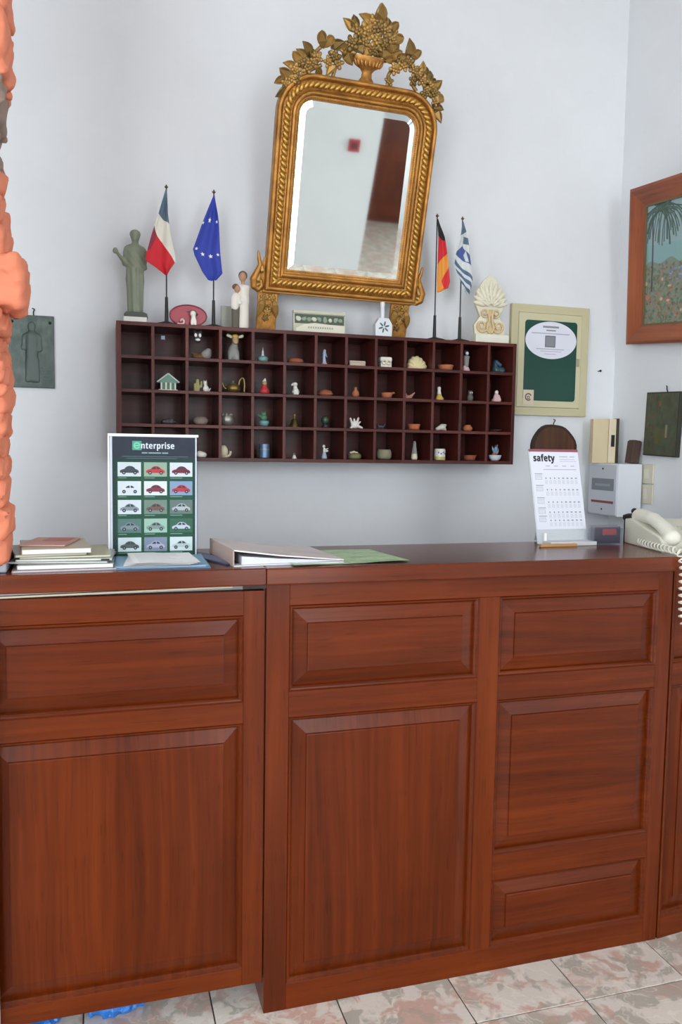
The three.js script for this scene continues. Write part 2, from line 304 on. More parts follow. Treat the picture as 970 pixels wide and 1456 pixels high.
// ---------------------------------------------------------------- rough orange stone pillar standing on the flap
{
  const t = thing('stone_pillar', 'pillar of rough orange painted stones rising from the counter flap', 'pillar', [-0.2, 1.0875, -0.13]);
  const stoneMap = tex(256, 256, (u, v) => { const n = fbm(u * 7, v * 7, 63, 5, 7, 7), m = fbm(u * 30, v * 30, 64, 3, 30, 30); return [lerp(190, 226, n) + (m - 0.5) * 26, lerp(104, 138, n) + (m - 0.5) * 26, lerp(74, 106, n) + (m - 0.5) * 22]; });
  const orange = new THREE.MeshStandardMaterial({ map: stoneMap, roughness: 0.8 });
  const paleStone = new THREE.MeshStandardMaterial({ map: tex(128, 128, (u, v) => { const n = fbm(u * 7, v * 7, 68, 4, 7, 7); return [lerp(110, 160, n), lerp(100, 128, n), lerp(92, 112, n)]; }), roughness: 0.85 });
  mesh('plinth', bx(-0.13, 0.131, 0, 0.02, -0.11, 0.115, 0.004), M(0x8e929c, 0.7), t);
  mesh('core', bx(-0.1, 0.08, 0.02, H - 1.0875, -0.08, 0.08), orange, t);
  // courses: [bottom, top, reach to the right]
  const courses = [[0.02, 0.075, 0.130], [0.075, 0.14, 0.134], [0.14, 0.2, 0.128], [0.2, 0.245, 0.124], [0.245, 0.295, 0.127], [0.295, 0.345, 0.135], [0.345, 0.395, 0.139], [0.395, 0.44, 0.134], [0.44, 0.475, 0.124], [0.475, 0.51, 0.112], [0.51, 0.56, 0.130], [0.56, 0.665, 0.170], [0.665, 0.735, 0.136], [0.735, 0.80, 0.130], [0.80, 0.86, 0.128], [0.86, 0.935, 0.122, 1], [0.935, 1.03, 0.136, 1], [1.03, 1.16, 0.146]];
  let y = 1.16; while (y < H - 1.0875 - 0.02) { const h = Math.min(rr(0.08, 0.15), H - 1.0875 - y); courses.push([y, y + h, rr(0.135, 0.15)]); y += h; }
  for (const [a, b, reach, pale] of courses) {
    const h = (b - a) * 50 + 0.25, cy = (a + b) * 50, sd = 100 + a * 77;
    const stone = (cx, cz, hw, hd) => { const g = blob([B(cx, cy, cz, hw, h, hd, Math.min(1.6, h * 0.6))], 0.5, 26, false, (x, yy, z) => (vnoise(x * 0.35 + sd, yy * 0.4 + z * 0.3, 5) - 0.5) * 1.7 + (vnoise(x * 0.9 + sd, yy * 0.9 + z * 0.8, 8) - 0.5) * 0.9); mesh('stone', g, pale ? paleStone : orange, t); };
    const wR = reach * 100, split = rr(-3, 3);
    stone((split + wR) / 2, rr(3, 5), (wR - split) / 2, 7.5); stone((split - 13.5) / 2, rr(3, 4.5), (13.5 + split) / 2, 7.5); stone(rr(-1, 1), -6.5, 12.2, 5.5);
  }
}

// ---------------------------------------------------------------- pigeonhole shelf
const SX0 = 0.175, SX1 = 1.695, SZ0 = -1.249, SZ1 = -1.06, ST = 0.013;
const rowY = [1.7785, 1.666, 1.551, 1.433, 1.3165];        // board centres, top to bottom
{
  const t = thing('pigeonhole_shelf', 'wide dark red wooden pigeonhole shelf holding souvenirs', 'shelf');
  mesh('back_panel', woodUV(bx(SX0 + ST, SX1 - ST, rowY[4], rowY[0], SZ0, SZ0 + 0.006), 0), shelfM, t);
  mesh('side_panel', woodUV(bx(SX0, SX0 + 0.016, rowY[4] - ST / 2, rowY[0] + ST / 2, SZ0, SZ1, 0.001), 1), shelfM, t);
  mesh('side_panel', woodUV(bx(SX1 - 0.014, SX1, rowY[4] - ST / 2, rowY[0] + ST / 2, SZ0, SZ1, 0.001), 1), shelfM, t);
  mesh('top_board', woodUV(bx(SX0 + 0.016, SX1 - 0.014, rowY[0] - ST / 2, rowY[0] + ST / 2, SZ0, SZ1, 0.001), 0), shelfM, t);
  mesh('bottom_board', woodUV(bx(SX0 + 0.016, SX1 - 0.014, rowY[4] - ST / 2, rowY[4] + ST / 2, SZ0, SZ1, 0.001), 0), shelfM, t);
  for (let r = 1; r < 4; r++) mesh('shelf_board', woodUV(bx(SX0 + 0.016, SX1 - 0.014, rowY[r] - 0.0055, rowY[r] + 0.0055, SZ0 + 0.006, SZ1 - 0.001, 0.0008), 0), shelfM, t);
  for (let c = 1; c < 13; c++) { const x = SX0 + 0.005 + c * 0.1163; for (let r = 0; r < 4; r++) mesh('divider', woodUV(bx(x - 0.0055, x + 0.0055, rowY[r + 1] + 0.0057, rowY[r] - 0.0057, SZ0 + 0.006, SZ1, 0.0008), 1), shelfM, t); }
}
const cellFloor = [rowY[1], rowY[2], rowY[3]].map(y => y + 0.0056).concat([rowY[4] + ST / 2]);

// ---------------------------------------------------------------- souvenirs in the pigeonholes
const SV = 'souvenirs in the pigeonholes';
function souvenir(row, x, name, label, category, parts, z = -1.115, turn = 0) {
  const t = thing(name, label, category, [x, cellFloor[row] + 0.0003, z], SV); t.rotation.y = turn;
  for (const [pn, geo, mat] of parts) mesh(pn, geo, mat, t);
  return t;
}
const lc = (pts) => lathe(pts.map(p => [p[0] / 100, p[1] / 100]));
function bowl(r, h, f = 0.6) { return lc([[0, 0], [r * f, 0], [r * 0.85, h * 0.4], [r, h], [r * 0.93, h], [r * 0.78, h * 0.45], [r * 0.5, h * 0.2], [0, h * 0.18]]); }
const pale = M(0xcfd2d6, 0.5), paleBlue = M(0xa9b6cc, 0.5), ivory = M(0xd9cfb2, 0.55), tan = M(0xb49a72, 0.7), greyC = M(0x8d8a86, 0.7), brownC = M(0x6b4a2a, 0.6), pinkW = M(0xd8b3b5, 0.6), redC = M(0xb83238, 0.5), tealC = M(0x6f9a98, 0.4), greenC = M(0x4d7a5e, 0.5), olive = M(0x77714c, 0.75), brass = M(0x8a7442, 0.35, { metalness: 0.7 }), pewter = M(0xa8a49a, 0.35, { metalness: 0.6 }), darkGreen = M(0x25352c, 0.35), dark = M(0x2b2a30, 0.5), yellowC = M(0xd0ae55, 0.6), whiteC = M(0xe6e2da, 0.5), blueC = M(0x3c5478, 0.35), blueTin = M(0x6d86a4, 0.35, { metalness: 0.5 });
// row 0
{
  const p = thing('pendant', 'tiny blue and silver pendant hanging in the otherwise empty top compartment', 'pendant', [0.334, 1.742, -1.115], SV);
  mesh('bead', blob([E(0, 0, 0, 0.7, 0.7, 0.3), C(-0.6, 0.6, 0.15, 0.6, -0.6, 0.15), C(0.6, 0.6, 0.15, -0.6, -0.6, 0.15)], 0.2, 18, false), paleBlue, p); mesh('thread', cyl(0.0004, 0.0004, 0.024, 0, 0.006, 0, 6), dark, p);
  const m = thing('bird_mask', 'small black and white bird mask hanging under the top board', 'ornament', [0.452, 1.7455, -1.085], SV);
  mesh('face', blob([E(0, 0, 0, 1.4, 2, 0.7), E(-0.9, 1.6, 0, 0.7, 0.9, 0.5), E(0.9, 1.6, 0, 0.7, 0.9, 0.5)], 0.4, 22, false), dark, m);
  for (const s of [-1, 1]) mesh('eye', blob([E(s * 0.75, 0.7, 0.55, 0.5, 0.7, 0.3)], 0.1, 12, false), whiteC, m);
  mesh('beak', blob([E(0, -0.9, 0.6, 0.9, 0.45, 0.5)], 0.1, 12, false), whiteC, m);
}
souvenir(0, 0.467, 'bird_ornament', 'carved bird ornament with brown tail and pale grey breast', 'ornament', [['tail', blob([C(-3.6, 2.2, 0.3, 0.6, 1.2, 1.1), E(-0.6, 0.9, 0, 2.6, 0.9, 1.4)], 0.5), brownC], ['breast', blob([E(1.8, 1.7, 0, 1.9, 1.7, 1.7), E(2.6, 3.1, 0, 1.1, 1.1, 1)], 0.8), greyC]]);
souvenir(0, 0.583, 'cow_figurine', 'seated grey cow figurine with yellow horned head reaching the top', 'figurine', [['body', blob([E(0, 3, 0, 1.9, 3, 1.8), C(-1.4, 0.6, 0.7, -1.2, 3, 0.8, 1.2, 0.6), C(1.4, 0.6, 0.7, 1.2, 3, 0.8, 1.2, 0.6), C(0.4, 5, 1.2, 0.6, 7, 1)], 0.6, 34), greyC], ['head', blob([E(0.6, 7.4, 0.6, 1.2, 1.5, 1.2), E(0.6, 6.6, 1.4, 0.9, 0.7, 0.8)], 0.5, 24), tan], ['cap', blob([E(0.6, 8.7, 0.3, 1.3, 0.9, 1.2)], 0.3, 18), yellowC], ['ear', blob([C(-0.7, 8.6, 0.5, -2, 9.1, 0.6)], 0.3, 18), ivory], ['ear', blob([C(1.9, 8.6, 0.5, 3.2, 9.1, 0.6)], 0.3, 18), ivory]]);
souvenir(0, 0.691, 'glass_tower', 'small pale teal trinket with a thin spire', 'trinket', [['base', lc([[0, 0], [1.3, 0], [1.9, 0.7], [1.9, 1.7], [1.3, 2.2], [0.5, 2.4], [0, 2.4]]), tealC], ['spire', lc([[0.55, 2.4], [0.35, 3.4], [0.4, 3.8], [0.12, 4.6], [0, 5.6]]), pale]]);
souvenir(0, 0.814, 'clay_dish', 'flat rounded terracotta dish in the top row beside the teal trinket', 'dish', [['body', lc([[0, 0], [2.2, 0], [3.1, 0.8], [2.7, 1.7], [1.2, 2.1], [0, 2.15]]), terraDark]]);
souvenir(0, 0.925, 'lady_statuette', 'slender pale blue statuette on a pink foot', 'figurine', [['figure', blob([C(0, 0.6, 0.8, -0.2, 3.2, 0.45), C(-0.2, 3.2, 0.45, -0.1, 4.6, 0.6), E(0, 5.4, 0, 0.5, 0.6, 0.5), C(0.4, 4.4, 0.25, 0.9, 3.2, 0.2)], 0.3, 30), paleBlue], ['foot', lc([[0, 0], [1.4, 0], [1.2, 0.5], [0.6, 1.1], [0, 1.1]]), pinkW]]);
souvenir(0, 1.051, 'stone_bar', 'flat beige stone block lying in the top row', 'stone', [['block', bx(-0.032, 0.032, 0, 0.022, -0.014, 0.014, 0.004), M(0xc8b6a4, 0.8)], ['lid_line', bx(-0.0325, 0.0325, 0.014, 0.0155, -0.0145, 0.0145), M(0xa89484, 0.8)]]);
souvenir(0, 1.164, 'carved_block', 'white carved cube with a grooved waist', 'ornament', [['upper_block', bx(-0.024, 0.024, 0.022, 0.041, -0.02, 0.02, 0.006), whiteC], ['lower_block', bx(-0.022, 0.022, 0, 0.021, -0.02, 0.02, 0.004), whiteC], ['scroll', new THREE.TorusGeometry(0.008, 0.003, 8, 16).translate(-0.009, 0.02, 0.021), ivory], ['scroll', new THREE.TorusGeometry(0.008, 0.003, 8, 16).translate(0.009, 0.02, 0.021), ivory]]);
souvenir(0, 1.296, 'shell_dome', 'large cream ribbed shell dome filling its compartment floor', 'shell', [['shell', blob([E(-0.4, 1.2, 0, 3.6, 4, 2.2), E(1.6, 0.8, 0, 2.3, 2.4, 2)], 1.2, 34, true, (x, y) => 0.14 * Math.sin(Math.atan2(y, x + 0.5) * 16)), M(0xdccb9c, 0.6)]]);
souvenir(0, 1.417, 'clay_bowl', 'shallow terracotta bowl in the top row beside the shell dome', 'bowl', [['bowl', bowl(3.2, 2.2, 0.75), terra]]);
souvenir(0, 1.504, 'totem_figurine', 'tall thin grey totem figurine on a pinkish white base', 'figurine', [['base', blob([E(0, 1, 0, 1.4, 1.2, 1.2), E(-0.8, 1.8, 0.3, 0.6, 0.7, 0.6), E(0.8, 0.6, 0.4, 0.7, 0.6, 0.6)], 0.4, 22), pinkW], ['torso', blob([C(0, 2.4, 1, 0, 5, 1.2), E(0, 5.8, 0.4, 1.3, 0.7, 1)], 0.4, 26, false), greyC], ['head', blob([E(0, 7.4, 0, 1, 1.2, 1), C(-0.7, 8.3, 0.35, -0.4, 7.8, 0.4), C(0.7, 8.3, 0.35, 0.4, 7.8, 0.4)], 0.3, 24, false), dark], ['face', blob([E(0, 7.2, 0.8, 0.7, 0.7, 0.4)], 0.2, 14, false), pale]]);
souvenir(0, 1.645, 'glass_rock', 'pointed blue and green glass rock in the corner compartment', 'ornament', [['rock', blob([C(-1.2, 1.6, 1.6, -1.4, 4.6, 0.7), E(0.8, 1.2, 0, 2.4, 1.8, 1.8)], 0.8, 24, true, (x, y, z) => (vnoise(x * 0.9, y * 0.9 + z, 3) - 0.5) * 0.7), M(0x2c4a50, 0.25)], ['tip', blob([C(-1.3, 4.4, 0.75, 0.4, 3.2, 0.6, 0.7, 1)], 0.4, 18, false), blueC]]);
// row 1
souvenir(1, 0.351, 'toy_house', 'toy house with green gable and white columns', 'toy', [['wall', bx(-0.026, 0.026, 0.004, 0.03, -0.016, 0.014, 0.001), greenC], ['base', bx(-0.033, 0.033, 0, 0.004, -0.02, 0.02, 0.001), whiteC], ...[-0.024, -0.008, 0.008, 0.024].map(x => ['column', cyl(0.0032, 0.0032, 0.024, x, 0.004, 0.017, 10), whiteC]), ['gable', extrude([[-0.036, 0.028], [0.036, 0.028], [0, 0.056]], 0.03, 0.001).translate(0, 0, -0.014), M(0x6f9282, 0.6)], ['roof', merge([-1, 1].map(s => { const g = bx(-0.0245, 0.0245, -0.002, 0.002, -0.018, 0.02); g.rotateZ(-s * 0.66); g.translate(s * 0.0195, 0.0445, 0); return g; })), M(0xc9cdc8, 0.6)]]);
souvenir(1, 0.455, 'cactus_figurine', 'small yellowish cactus figurine beside the white cat', 'figurine', [['cactus', blob([C(0, 0.4, 0.8, 0, 4, 0.6), C(0.2, 1.6, 0.4, 1.3, 2, 0.4), C(1.3, 2, 0.4, 1.4, 3.6, 0.4), C(-0.8, 0.5, 0.6, -0.9, 2.6, 0.5)], 0.25, 28), M(0xa8a06a, 0.7)]]);
souvenir(1, 0.485, 'cat_figurine', 'small seated white cat figurine beside the cactus', 'figurine', [['cat', blob([E(0, 1.1, 0, 1.1, 1.2, 1), C(0, 1.6, 0.7, -0.2, 2.8, 0.6), E(-0.3, 3.3, 0.2, 0.7, 0.7, 0.7), C(-0.7, 3.8, 0.25, -0.8, 4.3, 0.1), C(0.1, 3.8, 0.25, 0.2, 4.3, 0.1), C(1, 0.4, 0.3, 1.6, 1.4, 0.2)], 0.25, 28), whiteC]]);
souvenir(1, 0.583, 'brass_teapot', 'tarnished brass teapot with arched handle', 'teapot', [['body', lc([[0, 0], [1.6, 0], [2.6, 1], [2.7, 2], [2, 3], [1, 3.4], [0, 3.5]]), brass], ['handle', tube([[0.02, 0.028, 0], [0.026, 0.05, 0], [0.036, 0.055, 0], [0.042, 0.035, 0], [0.04, 0.006, 0]], 0.0035), brass], ['spout', tube([[-0.02, 0.012, 0], [-0.033, 0.02, 0], [-0.04, 0.036, 0]], 0.004), brass], ['lid', lc([[0, 4.6], [0.5, 4.3], [0.3, 3.9], [1.1, 3.5], [1.2, 3.2]]), pewter]]);
souvenir(1, 0.698, 'red_figurine', 'little figurine in a red robe with pale head', 'figurine', [['robe', blob([E(0, 1, 0, 2, 1.4, 1.6), C(0, 1.4, 1.5, 0, 3, 1)], 0.5, 26), redC], ['head', blob([E(0, 4, 0.2, 0.85, 0.9, 0.85)], 0.2, 18, false), tan], ['hat', blob([C(0, 4.6, 0.75, 0.2, 5.5, 0.35)], 0.2, 18, false), whiteC]]);
souvenir(1, 0.816, 'dog_figurine', 'seated white dog figurine beside the red robed figurine', 'figurine', [['dog', blob([E(0, 1.2, 0, 1.4, 1.3, 1.2), C(0, 1.6, 1, -0.2, 3, 0.7), E(-0.3, 4, 0.2, 0.9, 0.8, 0.9), C(-1, 4.1, 0.5, -1.4, 3.8, 0.4), C(-0.6, 0.3, 0.4, -0.5, 2, 0.4, 0.9, 0.7), C(0.5, 0.3, 0.4, 0.4, 2, 0.4, 0.9, 0.7)], 0.3, 30), whiteC]]);
souvenir(1, 0.929, 'clay_lidded_dish', 'low terracotta dish with a domed lid', 'dish', [['dish', lc([[0, 0], [2.2, 0], [3, 0.9], [3, 1.2], [0, 1.2]]), terra], ['lid', lc([[2.8, 1.2], [2.4, 2], [1, 2.5], [0, 2.6]]), terraDark]]);
souvenir(1, 1.049, 'clay_vase', 'small pear shaped terracotta vase', 'vase', [['vase', lc([[0, 0], [0.9, 0], [1.45, 0.9], [1.3, 1.9], [0.6, 2.9], [0.45, 3.4], [0.65, 3.8], [0.5, 3.8], [0.3, 3.3], [0, 3.2]]), terra]]);
souvenir(1, 1.175, 'clay_lamp', 'small terracotta oil lamp bowl with a short spout', 'lamp', [['bowl', bowl(2.3, 2.2, 0.7), terra], ['spout', blob([C(0.8, 1.8, 0.5, 2.9, 2.2, 0.4)], 0.3, 18, false), terra]]);
souvenir(1, 1.27, 'clay_horn', 'curved pinkish clay horn leaning in its compartment', 'ornament', [['horn', blob([C(-1.6, 0.7, 0.8, 0.2, 1, 0.6), C(0.2, 1, 0.6, 1.9, 2.6, 0.25), C(-1.4, 0.8, 0.5, -1.7, 2.2, 0.25)], 0.4, 26), M(0xb47a6c, 0.7)]]);
souvenir(1, 1.393, 'gilt_figurine', 'white figurine with gilt robe standing in the second row', 'figurine', [['robe', blob([C(0, 0.5, 1.4, 0, 2.4, 0.8), E(0.2, 0.7, 0.2, 1.6, 0.8, 1.2)], 0.4, 24), yellowC], ['torso', blob([C(0, 2.4, 0.8, -0.1, 3.6, 0.65), E(-0.1, 4.6, 0, 0.75, 0.8, 0.7)], 0.3, 22, false), whiteC]]);
souvenir(1, 1.526, 'owl_figurine', 'small grey owl figurine', 'figurine', [['body', blob([E(0, 1.4, 0, 1.3, 1.6, 1.1), E(0, 3.3, 0.1, 1, 1, 0.9), C(-0.7, 3.9, 0.3, -0.8, 4.4, 0.12), C(0.7, 3.9, 0.3, 0.8, 4.4, 0.12)], 0.35, 26), M(0x5e5c56, 0.7)], ...[-1, 1].map(s => ['eye', blob([E(s * 0.4, 3.4, 0.9, 0.3, 0.3, 0.2)], 0.1, 10, false), pale])]);
souvenir(1, 1.64, 'kneeling_figurine', 'kneeling pink and white figurine', 'figurine', [['robe', blob([E(0, 0.7, 0, 2, 1, 1.5), C(0, 1, 1.4, 0, 3.2, 0.8), C(-1, 1, 0.8, -0.9, 2.6, 0.4, 0.8, 0.6), C(1, 1, 0.8, 0.9, 2.6, 0.4, 0.8, 0.6)], 0.35, 28), pinkW], ['head', blob([E(0, 4, 0.2, 0.75, 0.85, 0.75)], 0.2, 16, false), whiteC]]);
// row 2
souvenir(2, 0.353, 'dark_shell', 'flat dark spiral shell in the third row', 'shell', [['shell', blob([E(0, 0.9, 0, 2.8, 1.1, 1.6), E(0.8, 1.6, 0, 1.2, 0.7, 1)], 0.6, 26, true, (x, y) => 0.12 * Math.sin(x * 4)), M(0x4a4448, 0.5)]]);
souvenir(2, 0.467, 'pebble', 'round brownish grey pebble', 'stone', [['pebble', blob([E(0, 1.5, 0, 2.6, 1.7, 1.9)], 0.3, 22, true, (x, y, z) => (vnoise(x * 0.7, y + z, 9) - 0.5) * 0.35), M(0x87756c, 0.8)]]);
souvenir(2, 0.561, 'silver_pot', 'round pewter pot with a ring of knobs', 'pot', [['pot', lc([[0, 0], [1.4, 0], [2.4, 1.2], [2.5, 2.6], [1.9, 3.7], [1.6, 3.9], [1.4, 3.6], [0, 3.4]]), pewter], ...[0, 1, 2, 3, 4, 5, 6].map(i => ['knob', blob([E(1.8 * Math.cos(i * 0.9), 4, 1.8 * Math.sin(i * 0.9), 0.4, 0.5, 0.4)], 0.1, 10, false), pewter])]);
souvenir(2, 0.698, 'frog_figurine', 'green frog figurine sitting on a teal pot', 'figurine', [['pot', lc([[0, 0], [1.2, 0], [1.7, 0.7], [1.9, 1.6], [1.6, 2.2], [0, 2.3]]), tealC], ['frog', blob([E(-0.2, 3.2, 0, 1.3, 1.2, 1.1), E(-0.3, 4.5, 0.3, 1, 0.8, 0.9), C(-1, 3.4, 0.4, -2.4, 4.2, 0.4), E(-0.9, 5.2, 0.3, 0.35, 0.35, 0.35), E(0.3, 5.2, 0.3, 0.35, 0.35, 0.35)], 0.35, 28, false), greenC]]);
souvenir(2, 0.812, 'brass_bell', 'dark brass handbell with a bright knob', 'bell', [['bell', lc([[2, 0], [2.1, 0.4], [1.4, 1.6], [1.2, 2.6], [0.6, 3.1], [0, 3.2]]), M(0x5c4a28, 0.35, { metalness: 0.7 })], ['handle', lc([[0.35, 3.1], [0.3, 3.8], [0.7, 4.4], [0.6, 5], [0, 5.3]]), brass]]);
souvenir(2, 0.931, 'glass_ball', 'dark green glass ball on a low stand', 'ornament', [['ball', new THREE.SphereGeometry(0.016, 20, 14).translate(0, 0.03, 0), M(0x3c4a38, 0.15)], ['stand', lc([[0, 0], [1.5, 0], [1.3, 0.6], [0.9, 1.7], [0, 1.7]]), dark]]);
souvenir(2, 1.049, 'white_coral', 'white branching coral ornament', 'coral', [['coral', blob([E(0, 1.5, 0, 1.6, 1.4, 1), C(-1, 1.4, 0.5, -1.9, 3.8, 0.4), C(0.6, 2, 0.5, 1.3, 4, 0.4), C(1, 1, 0.6, 2.8, 0.4, 0.4), C(-1, 0.8, 0.5, -1.6, 0.3, 0.5), C(-0.2, 2.2, 0.4, -0.4, 3.6, 0.35), C(1.2, 1.8, 0.4, 2, 2.6, 0.3)], 0.25, 34), whiteC]]);
souvenir(2, 1.154, 'dark_figurine', 'tiny dark animal figurine', 'figurine', [['animal', blob([E(0, 1, 0, 1.2, 0.6, 0.6), E(-1.2, 1.5, 0, 0.5, 0.5, 0.5), C(-0.8, 0.2, 0.25, -0.8, 0.9, 0.3), C(0.8, 0.2, 0.25, 0.8, 0.9, 0.3), C(1.1, 1.2, 0.2, 1.6, 2, 0.2)], 0.2, 26), M(0x4a4650, 0.5)]]);
souvenir(2, 1.29, 'clay_bowl', 'straight sided orange terracotta bowl in the third row', 'bowl', [['bowl', bowl(2.5, 2.3, 0.9), M(0xb8643e, 0.85)]]);
souvenir(2, 1.405, 'fish_stone', 'white stone shaped like a fish', 'stone', [['stone', blob([C(-1.8, 0.7, 0.7, 0.4, 1.5, 1.2), C(0.4, 1.5, 1.1, 1.7, 2.2, 0.5), C(0.9, 1, 0.8, 1.6, 0.5, 0.6)], 0.4, 26), M(0xd0c6bc, 0.7)]]);
souvenir(2, 1.518, 'clay_pot', 'squat terracotta pot with narrow rim in the third row', 'pot', [['pot', lc([[0, 0], [1.4, 0], [2, 0.9], [1.8, 1.7], [1.2, 2.1], [1.3, 2.5], [1, 2.5], [0.9, 2], [0, 1.9]]), terra]]);
souvenir(2, 1.641, 'dark_dish', 'shallow dark dish in the end compartment', 'dish', [['dish', bowl(2.4, 1, 0.7), M(0x3a3234, 0.4)]]);
// row 3
souvenir(3, 0.47, 'white_stone', 'rounded white stone half hidden by the car poster', 'stone', [['stone', blob([E(0, 0.9, 0, 1.9, 1.2, 1.4), E(-0.8, 1.4, 0, 1, 0.9, 0.9)], 0.5, 22), whiteC]]);
souvenir(3, 0.551, 'snail_figurine', 'cream snail figurine with coiled shell', 'figurine', [['shell', blob([E(-0.4, 2.2, 0, 1.6, 2.1, 1.3), E(-0.5, 3.6, 0, 0.9, 0.9, 0.8)], 0.5, 24), ivory], ['body', tube([[-0.014, 0.005, 0], [0.004, 0.004, 0], [0.018, 0.01, 0], [0.022, 0.024, 0]], 0.0045), ivory]], -1.1);
souvenir(3, 0.699, 'tin_cup', 'shiny blue grey metal cup', 'cup', [['cup', lc([[0, 0], [1.9, 0], [2, 0.3], [1.95, 5], [2.1, 5.2], [1.85, 5.2], [1.75, 0.4], [0, 0.4]]), blueTin], ['band', lc([[2.02, 3], [2.08, 3.2], [2.02, 3.4]]), pewter]]);
souvenir(3, 0.813, 'small_bell', 'tiny white bell in the bottom row', 'bell', [['bell', lc([[1, 0], [0.8, 0.3], [0.5, 1.1], [0, 1.3]]), whiteC], ['loop', new THREE.TorusGeometry(0.003, 0.001, 8, 14).translate(0, 0.016, 0), pewter]]);
souvenir(3, 0.929, 'fairy_figurine', 'white and blue winged fairy figurine', 'figurine', [['dress', blob([C(0, 0.5, 1.1, 0, 2.6, 0.5)], 0.2, 20), paleBlue], ['torso', blob([C(0, 2.6, 0.5, 0, 3.6, 0.5), E(-0.2, 4.7, 0, 0.55, 0.65, 0.55), C(0.3, 3.4, 0.25, 1.4, 3.9, 0.2)], 0.25, 24, false), whiteC], ['wing', blob([E(0.9, 3, -0.5, 0.9, 0.5, 0.15)], 0.1, 16, false), pale]]);
souvenir(3, 1.049, 'olive_basket', 'olive coloured basket topped with white flowers', 'basket', [['basket', lc([[0, 0], [2.3, 0], [2.6, 0.7], [2.5, 1.7], [1.8, 2.3], [0, 2.4]]), olive], ['flowers', blob([E(-1.4, 2.5, 0.6, 0.7, 0.4, 0.6), E(-0.4, 2.8, 0.5, 0.7, 0.4, 0.6), E(0.6, 2.5, 0.6, 0.6, 0.35, 0.5)], 0.2, 20, false), ivory]]);
souvenir(3, 1.168, 'olive_pot', 'wide grey green stone pot', 'pot', [['pot', lc([[0, 0], [2.2, 0], [2.9, 0.9], [3, 2.4], [2.6, 3.6], [2.3, 3.9], [2.1, 3.7], [0, 3.5]]), M(0x87836a, 0.8)]]);
souvenir(3, 1.294, 'bottle_figurine', 'slender grey bottle shaped figure on a pale foot', 'figurine', [['foot', lc([[0, 0], [1.1, 0], [1.2, 0.8], [1.1, 2.4], [0, 2.4]]), ivory], ['body', lc([[1.1, 2.4], [0.9, 4], [0.65, 5.4], [0.7, 6.2], [0.4, 7.2], [0, 7.4]]), greyC]]);
souvenir(3, 1.401, 'painted_mug', 'white mug painted with blue flowers above a yellow band', 'mug', [['mug', lc([[0, 0], [2.1, 0], [2.25, 0.4], [2.25, 4], [2, 4.5], [1.8, 4.4], [1.9, 0.6], [0, 0.5]]), whiteC], ['band', lc([[2.27, 0.2], [2.3, 0.3], [2.3, 1.3], [2.27, 1.4]]), M(0xc8bd70, 0.6)], ...[[-1.2, 3], [-0.3, 2.6], [0.6, 3.1], [1.3, 2.6]].map(([x, y]) => ['flower', new THREE.SphereGeometry(0.0035, 8, 6).scale(1, 1, 0.4).translate(x / 100, y / 100, Math.sqrt(2.25 * 2.25 - x * x) / 100), M(0x6a72a0, 0.6)])]);
souvenir(3, 1.531, 'clay_bowl', 'wide terracotta bowl in the bottom row beside the painted mug', 'bowl', [['bowl', bowl(2.7, 2.1, 0.75), terraDark]]);
{
  const t = souvenir(3, 1.643, 'boat_dish', 'white boat shaped dish holding a grey blue metal sprig', 'dish', [['dish', (() => { const g = bowl(2.8, 2.3, 0.5); g.scale(1, 1, 0.6); return g; })(), pale]]);
  for (const [a, b, c] of [[-1.4, 6, 0], [-0.2, 6.4, 0.3], [0.9, 6.8, 0], [1.2, 5, 0.4], [-0.9, 4.4, 0.3]]) mesh('leaf', blob([C(-0.2, 2, 0.25, a * 0.7, b * 0.75, 0.45, 0, c), C(a * 0.7, b * 0.75, 0.45, a, b, 0.12, c, c)], 0.2, 20, false), M(0x8fa0b2, 0.4, { metalness: 0.4 }), t);
  mesh('posy', blob([E(-0.6, 2.7, 0.2, 1, 0.7, 0.7), E(0.7, 3, 0, 0.7, 0.7, 0.6)], 0.3, 18, false), M(0x8a6a58, 0.7), t);
}

